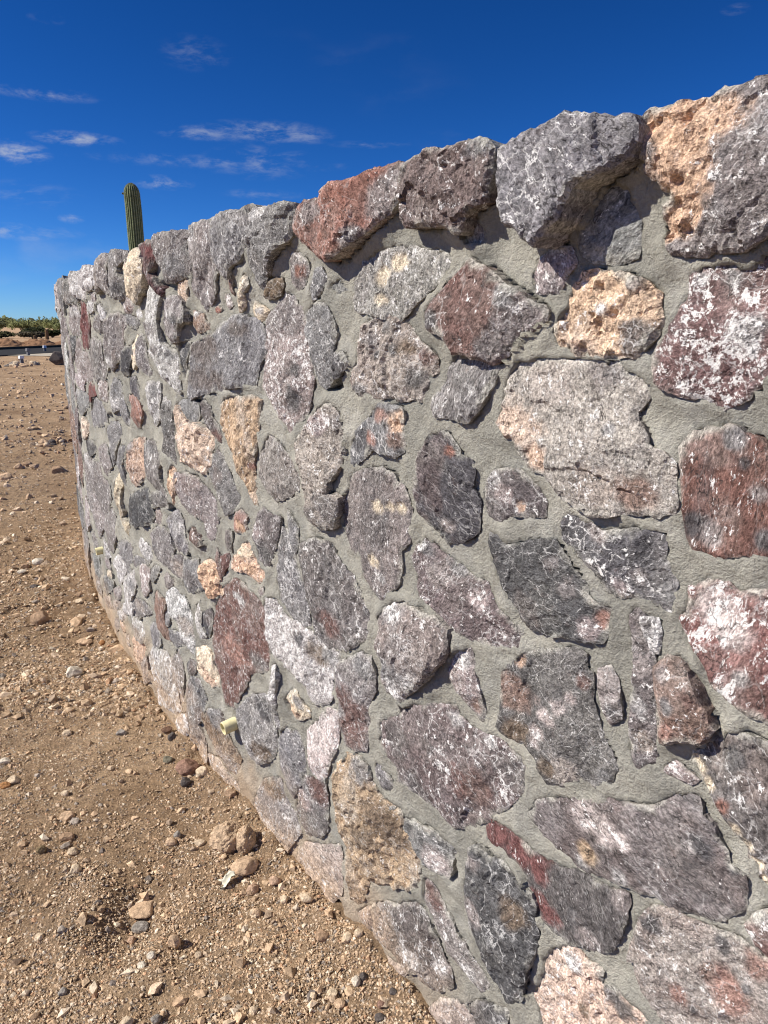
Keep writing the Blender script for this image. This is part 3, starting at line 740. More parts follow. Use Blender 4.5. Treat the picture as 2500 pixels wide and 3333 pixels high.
d3|0.03|0,0|-1174,1024 -1193,1037 -1238,1055 -1290,1076 -1308,1074 -1306,1052 -1320,1043 -1326,1012 -1335,986 -1344,957 -1359,936 -1381,908 -1374,874 -1353,849 -1319,846 -1277,814 -1244,799 -1218,830 -1184,851 -1147,843 -1122,856 -1126,910 -1128,962 -1151,995|b2,-1150,944,50,40 o2,-1167,1011,20,16 b,-1167,866,37,30 p2,-1212,864,16,14 p2,-1222,893,16,14 p2,-1243,932,18,15 p2,-1267,962,17,15 p2,-1287,983,14,13 v,-1312,1021,13,12 e,-1279,838,32,29 g,-1361,876,19,18 b,-1242,829,23,20
m2|0.022|0,0|-1506,993 -1519,996 -1544,1021 -1563,1045 -1581,1053 -1600,1051 -1617,1050 -1657,1058 -1689,819 -1644,842 -1631,855 -1617,875 -1601,892 -1582,907 -1565,927 -1542,952 -1516,977|c,-1512,989,10,10 c,-1524,976,10,10 c,-1541,958,10,10 r,-1566,934,12,13 c,-1584,909,10,10 c,-1603,893,10,10 c,-1619,874,10,10 c,-1638,852,10,12 d,-1571,1019,18,20
b3|0.018|0,0|-1213,705 -1224,747 -1280,778 -1336,808 -1381,833 -1412,846 -1442,857 -1470,875 -1485,896 -1508,913 -1528,923 -1533,899 -1547,891 -1559,875 -1573,862 -1580,844 -1601,838 -1607,823 -1607,789 -1596,775 -1584,752 -1554,738 -1514,721 -1492,714 -1471,715 -1441,704 -1407,696 -1367,688 -1333,672 -1307,676 -1280,683 -1248,691|p2,-1345,781,33,31 p2,-1380,779,22,21 p2,-1415,779,18,18 w,-1406,708,15,15 w,-1480,718,12,13 w,-1332,685,17,16 t2,-1341,711,24,23 d,-1590,845,14,16 d,-1539,851,17,19
p|0.012|0,0|-1469,938 -1486,962 -1501,955 -1520,951 -1510,942 -1488,940|
d3|0.016|0,0|-1101,615 -1107,638 -1148,640 -1192,641 -1226,637 -1258,636 -1297,647 -1325,663 -1361,660 -1395,670 -1427,683 -1428,664 -1428,637 -1415,597 -1402,552 -1386,536 -1358,525 -1315,502 -1284,500 -1255,508 -1229,523 -1221,548 -1209,577 -1178,587 -1146,597 -1110,585|v2,-1131,618,45,37 v2,-1189,620,42,36 v2,-1244,619,31,28 v2,-1270,527,27,25 v2,-1245,542,24,22 k,-1357,542,24,24 k,-1408,666,19,19
d|0.034|0,0|-1073,556 -1090,571 -1117,556 -1158,572 -1189,563 -1203,542 -1229,548 -1239,518 -1250,470 -1245,423 -1232,357 -1210,277 -1184,252 -1159,266 -1134,287 -1113,321 -1095,341 -1071,373 -1054,407 -1057,456 -1065,506|k,-1094,412,34,28 k,-1084,535,24,20 b,-1198,488,34,30
c2|0.02|0,0|-1282,454 -1304,472 -1329,496 -1356,492 -1395,496 -1387,464 -1434,486 -1448,477 -1467,480 -1481,472 -1483,443 -1279,251 -1259,294 -1249,325 -1259,366 -1268,413|d,-1411,477,26,27 d,-1436,456,22,23 w,-1331,472,21,21 b,-1368,391,14,14
k3|0.02|0,0|-1457,651 -1469,680 -1488,703 -1505,712 -1531,710 -1570,724 -1594,731 -1619,736 -1644,730 -1696,756 -1710,656 -1526,483 -1502,505 -1476,523 -1461,544 -1449,568 -1437,561 -1443,597|d,-1474,670,18,20 r2,-1605,641,26,31 d,-1587,708,12,14 g,-1630,666,10,11 r2,-1641,716,24,29 b2,-1572,653,12,14 d,-1560,567,10,12 r2,-1531,577,16,18 m2,-1460,617,12,12
p3|0.02|0,0|-1620,768 -1627,790 -1647,814 -1684,847 -1696,756 -1655,745 -1636,752|w,-1635,797,11,13
m2|0.022|0,0|-709,143 -773,195 -839,238 -889,279 -920,274 -938,250 -962,232 -980,196 -1009,173 -1016,146 -971,99 -942,78 -893,80 -861,64 -835,47 -794,60 -752,52 -708,44 -693,69|w,-860,103,45,34 w,-975,168,23,18
k|0.016|0,0|-913,363 -937,370 -966,346 -994,326 -1023,299 -1050,285 -1077,267 -1103,258 -1133,249 -1100,203 -1069,211 -1031,216 -992,225 -968,248 -939,281 -914,309|v,-943,338,34,27 w,-1063,220,23,20
g|0.024|0,0|-820,473 -858,487 -888,492 -940,510 -979,509 -1016,512 -1002,469 -992,420 -959,415 -913,410 -883,426 -846,439|p2,-964,448,39,30 d,-845,466,25,18
k3|0.02|0,0|-942,18 -982,78 -1032,118 -1059,128 -1086,111 -1087,84 -931,-61 -930,-22|
d|0.02|0,0|-1069,137 -1099,177 -1157,211 -1185,227 -1177,195 -1179,169 -1103,98|
k3|0.02|0,0|-309,9 -332,72 -393,133 -476,172 -558,224 -560,165 -562,96 -562,74 -513,12 -451,1 -377,-4 -327,-14|t,-471,61,55,35 w,-371,67,49,30 d,-523,46,26,17
k3|0.02|0,0|-646,70 -677,109 -703,133 -703,91 -687,48 -661,55|
k3|0.02|0,0|-778,36 -816,44 -853,54 -840,33 -792,-7|
b2|0.03|0,0|208,1644 173,1638 118,1628 97,1611 75,1597 106,1590 175,1582 204,1609|w,174,1633,32,12
c|0.035|0,0|-155,1721 -171,1734 -184,1705 -161,1687 -158,1653 -136,1638 -129,1658 -138,1696|
c|0.018|0,0|-182,1648 -197,1659 -228,1648 -263,1637 -239,1618 -220,1612 -189,1631|w,-227,1637,23,10
r|0.012|0,0|51,1641 33,1650 11,1645 29,1638|
p|0.01|0,0|-20,1681 -39,1682 -62,1655 -40,1649 -20,1661|
b2|0.02|0,0|-51,1726 -71,1738 -79,1725 -67,1703 -77,1683 -61,1699|
g|0.028|0,0|235,1542 157,1560 35,1576 15,1597 -41,1613 -84,1624 -120,1628 -159,1624 -206,1614 -246,1595 -250,1568 -245,1534 -214,1499 -198,1476 -186,1447 -125,1437 -35,1428 39,1416 143,1402 267,1375 286,1389 275,1432 264,1472|b3,138,1522,119,47 b3,175,1445,105,41 b3,-106,1591,56,24 b3,52,1445,70,29 b3,83,1559,48,19
g|0.03|0,0|2479,261 2091,364 2030,314 2012,247 2193,216 2450,190|
m2|0.03|0,0|2348,211 2153,223 2068,195 2100,105 2240,100 2365,137|
g|0.025|0,0|1988,254 1829,321 1655,343 1680,290 1899,191 2005,200|
k|0.03|0,0|1688,279 1507,358 1433,356 1470,310 1633,256|
g|0.025|0,0|2011,142 1787,211 1779,156 1886,119 1998,115|
t|0.02|0,0|1736,211 1537,278 1489,254 1638,185 1761,161|
w|0.03|0,0|1622,188 1447,253 1366,255 1504,180|
g|0.02|0,0|1719,111 1593,160 1573,127 1675,62 1768,55|
o2|0.03|0,0|1531,193 1469,179 1423,157 1517,109 1541,144|
w|0.03|0,0|1401,307 1301,323 1306,289 1385,257 1435,265|
g|0.025|0,0|1450,128 1340,165 1352,109 1415,80|
w|0.03|0,0|1795,554 1746,531 1679,504 1625,480 1717,452 1826,465|
k|0.03|0,0|1859,415 1719,447 1691,413 1680,389 1801,381|
c|0.025|0,0|1822,358 1704,379 1699,343 1811,331|
m|0.02|0,0|2351,434 2173,468 2073,446 2073,397 2282,371|
""".strip().splitlines()


def parse():
    res = []
    for ln in STONES:
        k, p, t, poly, pat = ln.split('|')
        poly = np.array([[float(v) / 1000 for v in q.split(',')] for q in poly.split()])
        pt = []
        for q in pat.split():
            c, a, b, ra, rb = q.split(',')
            pt.append((c, float(a) / 1000, float(b) / 1000, float(ra) / 1000, float(rb) / 1000))
        t = tuple(float(v) for v in t.split(','))
        res.append([k, float(p), t, poly, pt])
    return res


def area2(p):
    return .5 * np.sum(p[:, 0] * np.roll(p[:, 1], -1) - p[:, 1] * np.roll(p[:, 0], -1))


stones = parse()


def seg_dist(p, poly):
    """distance from points to the outline, and inside test"""
    d = np.full(len(p), 1e9)
    ins = np.zeros(len(p), bool)
    n = len(poly)
    for i in range(n):
        a, b = poly[i], poly[(i + 1) % n]
        ab = b - a
        t = np.clip(((p - a) @ ab) / (ab @ ab + 1e-12), 0, 1)
        q = p - (a + t[:, None] * ab)
        d = np.minimum(d, np.hypot(q[:, 0], q[:, 1]))
        if a[1] != b[1]:
            cnd = (a[1] > p[:, 1]) != (b[1] > p[:, 1])
            xx = a[0] + (p[:, 1] - a[1]) * ab[0] / ab[1]
            ins ^= cnd & (p[:, 0] < xx)
    return d, ins


n_traced = len(stones)


def filler(s0, s1, z0, z1, size, seed):
    """stones where the photograph shows none singly: cells round scattered points"""
    r = np.random.default_rng(seed)
    pts = []
    n = int((s1 - s0) * (z1 - z0) / (size * size) * 1.0)
    tries = 0
    while len(pts) < n and tries < 6000:
        tries += 1
        q = np.array([r.uniform(s0, s1), r.uniform(z0, z1)])
        if all(np.hypot(*(q - w)) > size * .78 for w in pts):
            pts.append(q)
    kinds = ['g', 'g', 'm', 'm', 'm2', 'd', 'k', 'w', 'p', 'm', 'v3', 'e', 'g', 'b2']
    for i, q in enumerate(pts):
        poly = [np.array(v) for v in ((q[0] - size, q[1] - size), (q[0] + size, q[1] - size), (q[0] + size, q[1] + size), (q[0] - size, q[1] + size))]
        for j, w in enumerate(pts):
            if i == j or np.hypot(*(w - q)) > size * 2.6:
                continue
            mid, nn = (q + w) / 2, (w - q) / np.hypot(*(w - q))
            mid = mid - nn * .019
            new = []
            for a, b in zip(poly, poly[1:] + poly[:1]):
                da, db = (a - mid) @ nn, (b - mid) @ nn
                if da <= 0:
                    new.append(a)
                if da * db < 0:
                    new.append(a + (b - a) * da / (da - db))
            poly = new
            if len(poly) < 3:
                break
        if len(poly) < 3:
            continue
        poly = np.array(poly)
        poly[:, 0] = np.clip(poly[:, 0], s0, s1)
        poly[:, 1] = np.clip(poly[:, 1], z0 - .05, z1)
        if abs(area2(poly)) < .004:
            continue
        # blunt the corners, then leave out what would sit on a stone already there
        poly = np.concatenate([np.stack([poly * .8 + np.roll(poly, 1, 0) * .2, poly * .8 + np.roll(poly, -1, 0) * .2], 1).reshape(-1, 2)])
        poly = poly + r.normal(0, .005, poly.shape)
        hit = False
        for st in stones[:n_traced]:
            tp = st[3]
            if tp[:, 0].min() > poly[:, 0].max() or tp[:, 0].max() < poly[:, 0].min() or tp[:, 1].min() > poly[:, 1].max() or tp[:, 1].max() < poly[:, 1].min():
                continue
            dd_, in_ = seg_dist(np.concatenate([poly, poly.mean(0)[None], poly * .5 + poly.mean(0) * .5]), tp)
            d2_, i2_ = seg_dist(tp, poly)
            if in_.any() or i2_.any() or dd_.min() < .008:
                if in_.mean() > .3 or i2_.mean() > .3:
                    hit = True
                    break
                c_ = poly.mean(0)
                poly = c_ + (poly - c_) * .72
                _, in_ = seg_dist(poly, tp)
                if in_.any():
                    hit = True
                    break
        if hit:
            continue
        stones.append([kinds[r.integers(len(kinds))], r.uniform(.02, .04), (0, 0), poly, []])


filler(2.42, 4.4, .02, 1.86, .26, 3)
filler(-2.45, -.95, .02, 1.86, .20, 5)

# tidy outlines: counter-clockwise, no repeated points
for st in stones:
    p = st[3]
    if area2(p) < 0:
        p = p[::-1]
    keep = [p[0]]
    for q in p[1:]:
        if np.hypot(*(q - keep[-1])) > .004:
            keep.append(q)
    st[3] = np.array(keep)


wall = empty('stone_wall', (O0[0], O0[1], 0))
tag(wall, 'curved rubble stone wall of grey, red and orange blocks set in grey mortar', 'stone wall')
wall_loc = np.array([O0[0], O0[1], 0])

edge_h = []


def build_stone(i, kind, prot, tilt, poly, patches):
    seed = 100 + i * 7
    top_c = poly[:, 1].max() > 1.8
    cen0 = poly[:, 0].mean()
    prot *= .9 if top_c else (.52 if cen0 > .5 else (.58 if prot < .034 else .9))
    tilt = (tilt[0] * .8, tilt[1] * .8)
    r = np.random.default_rng(seed)
    cen = poly.mean(0)
    x, y, nx, ny = wall_xy(cen[0])
    dist = math.hypot(math.hypot(x, y), cen[1] - CAM_H)
    e = min(max(dist * .0043, .0047), .017)
    A = abs(area2(poly))
    size = math.sqrt(A)
    e = min(e, size / 5)
    # outline, resampled and made ragged
    ring = []
    n = len(poly)
    for a, b in zip(poly, np.roll(poly, -1, 0)):
        k = max(1, int(round(np.hypot(*(b - a)) / e)))
        for t in np.arange(k) / k:
            ring.append(a + (b - a) * t)
    ring = np.array(ring)
    amp = min(.0032, size * .025)
    jx = vnoise(ring * 55, seed) + .6 * vnoise(ring * 140, seed + 1)
    jy = vnoise(ring * 55, seed + 2) + .6 * vnoise(ring * 140, seed + 3)
    tg = np.roll(ring, -1, 0) - np.roll(ring, 1, 0)
    tg /= np.hypot(tg[:, 0], tg[:, 1])[:, None] + 1e-9
    ring = ring + amp * np.stack([jx, jy], 1) + .0052 * np.stack([tg[:, 1], -tg[:, 0]], 1)
    nb = len(ring)
    lo, hi = ring.min(0), ring.max(0)
    gx_, gy_ = np.meshgrid(np.arange(lo[0], hi[0], e), np.arange(lo[1], hi[1], e * .9))
    gx_[1::2] += e / 2
    pts = np.stack([gx_.ravel(), gy_.ravel()], 1) + r.uniform(-.28, .28, (gx_.size, 2)) * e
    d, ins = seg_dist(pts, ring)
    pts = pts[ins & (d > e * .55)]
    allp = np.concatenate([ring, pts])
    res = delaunay_2d_cdt([Vector(q) for q in allp], [], [list(range(nb))], 1, 1e-7)
    V = np.array([list(v) for v in res[0]])
    Fc = np.array([list(f) for f in res[2] if len(f) == 3], np.int32)
    de, _ = seg_dist(V, ring)
    # ---- relief
    q = V - cen
    rough = KIND[kind][4]
    h = np.full(len(V), prot)
    base_dir = r.uniform(0, 6.28)
    for k in range(4):
        ph = base_dir + k * 1.57 + r.uniform(-.6, .6)
        slope = r.uniform(.04, .34) * min(1.3, .55 + prot / .04)
        off = size * r.uniform(.02, .36)
        h = np.minimum(h, prot - slope * (q[:, 0] * math.cos(ph) + q[:, 1] * math.sin(ph) - off))
    h = h + q[:, 0] * tilt[0] + q[:, 1] * tilt[1]
    h = np.maximum(h, prot * .42 + q[:, 1] * tilt[1] * .8)
    amp = rough * min(1.0, .55 + prot / .05)
    c1 = min(max(size * .30, .02), .065)
    bd = r.uniform(0, math.pi)
    Vb = np.stack([(V[:, 0] * math.cos(bd) + V[:, 1] * math.sin(bd)) * .5, -V[:, 0] * math.sin(bd) + V[:, 1] * math.cos(bd)], 1)
    wp = Vb + .30 * c1 * np.stack([vnoise(V / c1 * 1.3, seed + 5), vnoise(V / c1 * 1.3, seed + 6)], 1)
    h = h + amp * (.20 if top_c else .11) * chips(wp, c1, seed + 7)
    h = h + amp * .20 * chips(wp, c1 * .42, seed + 8)
    h = h + amp * .30 * chips(Vb, max(c1 * .17, e * 1.5), seed + 9)
    h = h + amp * .0025 * fbm(V * 60, 3, seed + 10)
    # ledges along the bedding
    st_ = Vb[:, 1] / max(size * .19, .016) + .55 * fbm(V / size * 2.2, 3, seed + 40)
    lay = np.floor(st_).astype(np.int64)
    zz0 = np.zeros(len(V), np.int64)
    h = h + amp * min(.0075, size * .04) * (hsh(lay, zz0, zz0, seed + 41) - .5) * (.3 + .7 * sm(vnoise(V / size * 2.5, seed + 42), -.2, .4))
    pitty = np.full(len(V), KIND[kind][2 + 1])
    # ---- colour
    C = np.tile(np.array(KIND[kind][0]), (len(V), 1))
    Pm = np.tile(np.array(KIND[kind][1:4], float), (len(V), 1))
    nz = fbm(V * 26, 4, seed + 12)
    nz2 = fbm(V * 60, 3, seed + 13)
    C = C * (1 + .24 * nz[:, None]) * r.uniform(.86, 1.14)
    second = np.array([(.30, .29, .28), (.105, .104, .108), (.215, .155, .135), (.38, .36, .335), (.17, .165, .17)])[r.integers(5)]
    w2 = (sm(fbm(V * 11 + seed, 4, seed + 50), .02, .30) * r.uniform(.15, .42))[:, None]
    C = C * (1 - w2) + second * w2
    C = C * (1 + .015 * r.normal(0, 1, 3))
    for pc, a, b, ra, rb in patches:
        rr = np.hypot((V[:, 0] - a) / ra, (V[:, 1] - b) / rb)
        w = sm(1.0 - rr + .6 * nz + .3 * nz2, -.28, .38)
        w = np.where(rr < 1.9, w, 0)[:, None] * .88
        C = C * (1 - w) + np.array(KIND[pc][0]) * w
        Pm = Pm * (1 - w) + np.array(KIND[pc][1:4]) * w
        h = h + (KIND[pc][3] - KIND[kind][3]) * 0.0
    por = Pm[:, 2]
    lump = fbm(V * 38, 4, seed + 20)
    hole = sm(worley(V * 34, seed + 21)[0], .5, .08) * sm(lump, -.1, .35)
    h = h + por * (.010 * lump - .016 * hole - .006)
    # broken rim and mortar or soil smeared over it
    bev = min(.007, size * .06)
    h = h - (1 - sm(de, 0, bev)) * (.10 * prot + .0015)
    h = np.maximum(h, -.004)
    ms = sm(1 - de / .016 + 1.5 * fbm(V * 24, 4, seed + 15) - .55, 0, .9) * .8
    dust = .03 + .13 * sm(fbm(V * 14, 4, seed + 16), -.1, .6)
    ms = np.maximum(ms, dust)
    C = C * (1 - ms[:, None]) + MORTAR_COL * 1.05 * ms[:, None]
    Pm[:, :2] *= (1 - ms[:, None])
    soil = sm(.34 - V[:, 1] + .14 * fbm(V * 7, 4, 77), 0, .36) * .78 * sm(V[:, 0], -1.3, -.5)
    C = C * (1 - soil[:, None]) + SOIL_COL * soil[:, None]
    edge_h.append((ring, float(np.mean(h[:nb])) if len(h) >= nb else prot * .5))
    # ---- solid: front face, sides running back into the wall, back cap
    top = poly[:, 1].max() > 1.80
    depth = -.24 if top else -.055
    front = wall_pt(V[:, 0], V[:, 1], h)
    # boundary edges, oriented
    ed = np.concatenate([Fc[:, [0, 1]], Fc[:, [1, 2]], Fc[:, [2, 0]]])
    key = ed.min(1).astype(np.int64) * len(V) + ed.max(1)
    u, inv, cnt = np.unique(key, return_inverse=True, return_counts=True)
    be = ed[cnt[inv] == 1]
    bv = np.unique(be)
    mp = np.full(len(V), -1)
    mp[bv] = len(V) + np.arange(len(bv))
    bs_ = cen + (V[bv] - cen) * (.97 if not top else .95)
    if top:
        bs_[:, 1] = np.where(bs_[:, 1] > 1.8, bs_[:, 1] - .012 * (1 + fbm(bs_ * 30, 2, seed + 30)), bs_[:, 1])
    mid_ = cen + (V[bv] - cen) * 1.0 - .0025 * (.4 + fbm(V[bv] * 45, 2, seed + 31))[:, None] * np.sign(V[bv] - cen)
    midp = wall_pt(mid_[:, 0], mid_[:, 1], h[bv] * .45 - .004)
    mq = np.full(len(V), -1)
    mq[bv] = len(V) + len(bv) + np.arange(len(bv))
    back = np.concatenate([wall_pt(bs_[:, 0], bs_[:, 1], np.full(len(bv), depth)), midp])
    ctr = wall_pt(np.array([cen[0]]), np.array([cen[1]]), np.array([depth]))
    allv = np.concatenate([front, back, ctr])
    side = np.concatenate([np.stack([be[:, 1], be[:, 0], mq[be[:, 0]], mq[be[:, 1]]], 1), np.stack([mq[be[:, 1]], mq[be[:, 0]], mp[be[:, 0]], mp[be[:, 1]]], 1)])
    cap = np.stack([mp[be[:, 1]], mp[be[:, 0]], np.full(len(be), len(allv) - 1)], 1)
    C2 = np.concatenate([C, C[bv], C[bv], C[:1]])
    P2 = np.concatenate([Pm, Pm[bv], Pm[bv], Pm[:1]])
    loc = wall_pt(np.array([cen[0]]), np.array([cen[1]]), np.array([0.0]))[0]
    o = mesh_obj('stone', allv - loc, [Fc, side, cap], M_STONE, wall, smooth=False, attrs={'col': C2, 'prm': P2}, loc=loc - wall_loc)
    return o


for i, (k, p, t, poly, pat) in enumerate(stones):
    build_stone(i, k, p, t, poly, pat)

# ------------------------------------------------------------------ mortar body
PITS = [(-0.997,0.453,0.018,0.042),(0.507,1.708,0.049,0.016),(0.398,1.728,0.052,0.013),(1.350,1.669,0.067,0.021),(1.329,1.204,0.068,0.015),(0.862,1.207,0.035,0.014),(-0.234,0.499,0.016,0.040),(-0.522,0.016,0.030,0.026),(0.251,1.361,0.061,0.011),(-0.555,1.472,0.035,0.019),(0.551,0.953,0.037,0.011),(1.339,0.755,0.045,0.026),(1.664,0.337,0.037,0.031),(2.313,0.130,0.093,0.062),(1.743,0.453,0.052,0.026),(0.552,0.778,0.046,0.010),(0.402,0.810,0.025,0.013),(-0.318,1.690,0.013,0.016),(1.727,1.592,0.048,0.015)]
sc = np.concatenate([np.arange(-3.0, -1.8, .02), np.arange(-1.8, .5, .0068), np.arange(.5, 2.4, .0105), np.arange(2.4, 4.7, .02)])
zr = np.arange(-.22, 1.835, .0078)
SG, ZG = np.meshgrid(sc, zr)
shape = SG.shape
sp = np.stack([SG.ravel(), ZG.ravel()], 1)
ztop = 1.0
base_m = -.0015 + .0075 * fbm(sp * 9, 3, 41) + .0045 * fbm(sp * 34, 3, 43) + .003 * fbm(sp * 90, 2, 45)
rise = np.full(len(sp), -1.0)
inside = np.zeros(len(sp), bool)
smear = sm(fbm(sp * 13, 3, 47), -.45, .5)
lap = sm(fbm(sp * 12, 4, 49), .0, .55)
S2, Z2 = SG[0], ZG[:, 0]
for ring, eh in edge_h:
    lo, hi = ring.min(0) - .05, ring.max(0) + .05
    c0, c1 = np.searchsorted(S2, [lo[0], hi[0]])
    r0, r1 = np.searchsorted(Z2, [lo[1], hi[1]])
    if c1 <= c0 or r1 <= r0:
        continue
    ii = (np.arange(r0, r1)[:, None] * shape[1] + np.arange(c0, c1)[None]).ravel()
    d, ins = seg_dist(sp[ii], ring[::2] if len(ring) > 60 else ring)
    eh = min(eh, .017)
    up = max(eh, .0) * np.exp(-(d / .030) ** 2) * (.15 + .95 * smear[ii])
    lp = .003 + .009 * lap[ii]
    rise[ii] = np.maximum(rise[ii], np.where(ins, np.where(d < lp, eh * .85 + .0022 * lap[ii], -1), up))
    inside[ii] |= ins & (d > lp + .002)
md = base_m + np.maximum(rise, 0)
for ps, pz, rs, rz in PITS:
    md = md - .032 * sm(1.25 - np.hypot((sp[:, 0] - ps) / (rs * 1.1), (sp[:, 1] - pz) / (rz * 1.1)) + .3 * fbm(sp * 40, 2, 51), 0, .6)
md = np.where(inside, -.04, md)
zz_ = ZG.ravel() + np.where(ZG.ravel() > 1.82, .016 * fbm(sp * 20, 3, 53), 0)
mv = wall_pt(SG.ravel(), zz_, md)
mc = np.tile(MORTAR_COL, (len(sp), 1)) * (1 + .14 * fbm(sp * 3.3, 3, 55))[:, None]
lime = (sm(fbm(sp * 16, 4, 59), .12, .5) * .4)[:, None]
mc = mc * (1 - lime) + np.array((.50, .495, .46)) * lime
soil = sm(.34 - sp[:, 1] + .14 * fbm(sp * 7, 4, 77), 0, .36) * .78 * sm(sp[:, 0], -1.3, -.5)
mc = mc * (1 - soil[:, None]) + SOIL_COL * soil[:, None]
idx = np.arange(len(sp)).reshape(shape)
fq = np.stack([idx[:-1, :-1].ravel(), idx[1:, :-1].ravel(), idx[1:, 1:].ravel(), idx[:-1, 1:].ravel()], 1)
# top and back
vs, cs, rows = [mv], [mc], [idx[-1]]
nb_ = len(mv)
for dd, zt in ((-.12, 1.845), (-.30, 1.84), (-.40, 1.82), (-.42, .9), (-.42, -.25)):
    q = np.stack([sc, np.full(len(sc), zt)], 1)
    vs.append(wall_pt(sc, zt + .012 * fbm(q * 12 + dd * 40, 3, 57), dd + .008 * fbm(q * 15 + dd * 10, 3, 58)))
    cs.append(np.tile(MORTAR_COL, (len(sc), 1)))
    rows.append(nb_ + np.arange(len(sc)))
    nb_ += len(sc)
extra = []
for a, b in zip(rows[:-1], rows[1:]):
    extra.append(np.stack([a[:-1], b[:-1], b[1:], a[1:]], 1))
fq = np.concatenate([fq] + extra)
mortar = mesh_obj('mortar', np.concatenate(vs) - wall_loc, fq, M_MORTAR, wall, smooth=True, attrs={'col': np.concatenate(cs)})
for s_end, flip in ((-3.0, False), (sc[-1], True)):
    q = [(-.01, -.22), (-.01, 1.83), (-.42, 1.82), (-.42, -.22)]
    pv = np.concatenate([wall_pt(np.array([s_end]), np.array([z]), np.array([d])) for d, z in q])
    mesh_obj('end_face', pv - wall_loc, np.array([[0, 1, 2, 3] if flip else [3, 2, 1, 0]]), M_MORTAR, wall, attrs={'col': np.tile(MORTAR_COL, (4, 1))})


def tube(name, p0, axis_, r_out, r_in, length, colr, mat, parent, loc0, seg=32):
    axis_ = np.array(axis_, float)
    axis_ /= np.linalg.norm(axis_)
    u = np.cross(axis_, (0, 0, 1.0))
    u /= np.linalg.norm(u)
    v = np.cross(u, axis_)
    a = np.arange(seg) / seg * 2 * math.pi
    ring = np.cos(a)[:, None] * u + np.sin(a)[:, None] * v
    L = [ring * r_out, ring * r_out + axis_ * (length - .002), ring * (r_out - .001) + axis_ * length, ring * (r_in + .001) + axis_ * length, ring * r_in + axis_ * (length - .002), ring * r_in]
    vv = np.concatenate(L) + p0
    f = []
    for k in range(len(L) - 1):
        for j in range(seg):
            f.append((k * seg + j, k * seg + (j + 1) % seg, (k + 1) * seg + (j + 1) % seg, (k + 1) * seg + j))
    return mesh_obj(name, vv - loc0, np.array(f), mat, parent, smooth=False, attrs={'col': np.tile(np.array(colr), (len(vv), 1))})


for ps, pz, rad, ln in ((.085, .30, .022, .062), (1.93, .435, .020, .055)):
    p = wall_pt(np.array([ps]), np.array([pz]), np.array([-.02]))[0]
    x, y, nx, ny = wall_xy(ps)
    pipe = tube('drain_pipe', p, (nx, ny, -.12), rad, rad * .84, ln, (.72, .66, .40), M_PLASTIC, wall, wall_loc)
    pipe['label'] = 'short cream plastic drain pipe sticking out near the foot of the wall'

# ------------------------------------------------------------------ loose stones on the ground
RC = {'br': (.34, .235, .155), 'wh': (.60, .54, .44), 'rd': (.25, .155, .115), 'cr': (.56, .45, .32), 'gy': (.105, .092, .085), 'bd': (.16, .10, .07),
      'gn': (.185, .17, .125), 'ta': (.50, .36, .24), 'pk': (.46, .32, .225), 'gr': (.28, .255, .225), 'ol': (.21, .16, .095), 'or': (.40, .21, .095)}


def icosphere(sub):
    t = (1 + 5 ** .5) / 2
    v = [(-1, t, 0), (1, t, 0), (-1, -t, 0), (1, -t, 0), (0, -1, t), (0, 1, t), (0, -1, -t), (0, 1, -t), (t, 0, -1), (t, 0, 1), (-t, 0, -1), (-t, 0, 1)]
    f = [(0, 11, 5), (0, 5, 1), (0, 1, 7), (0, 7, 10), (0, 10, 11), (1, 5, 9), (5, 11, 4), (11, 10, 2), (10, 7, 6), (7, 1, 8), (3, 9, 4), (3, 4, 2), (3, 2, 6), (3, 6, 8), (3, 8, 9), (4, 9, 5), (2, 4, 11), (6, 2, 10), (8, 6, 7), (9, 8, 1)]
    v = [np.array(q) / np.linalg.norm(q) for q in v]
    for _ in range(sub):
        cache, nf = {}, []

        def mid(a, b):
            k = (min(a, b), max(a, b))
            if k not in cache:
                q = v[a] + v[b]
                v.append(q / np.linalg.norm(q))
                cache[k] = len(v) - 1
            return cache[k]
        for a, b, c in f:
            x, y, z = mid(a, b), mid(b, c), mid(c, a)
            nf += [(a, x, z), (b, y, x), (c, z, y), (x, y, z)]
        f = nf
    return np.array(v), np.array(f, np.int32)


ICO = {k: icosphere(k) for k in (0, 1, 2, 3, 4)}


def rock_shape(sub, seed, facets=9, rough=.10, round_=.5, dmin=.62):
    v, f = ICO[sub]
    r = np.random.default_rng(seed)
    rad = np.full(len(v), 1.0)
    for k in range(facets):
        n = r.normal(size=3)
        n /= np.linalg.norm(n)
        d = r.uniform(dmin, .95)
        c = v @ n
        rad = np.where(c > .05, np.minimum(rad, np.maximum(d / np.maximum(c, .05), .1)), rad)
    rad = rad * (1 - round_ * .3) + round_ * .3 * .9
    rad = rad * (1 + rough * fbm(v * 2.2 + seed, 4, seed))
    return v * rad[:, None], f


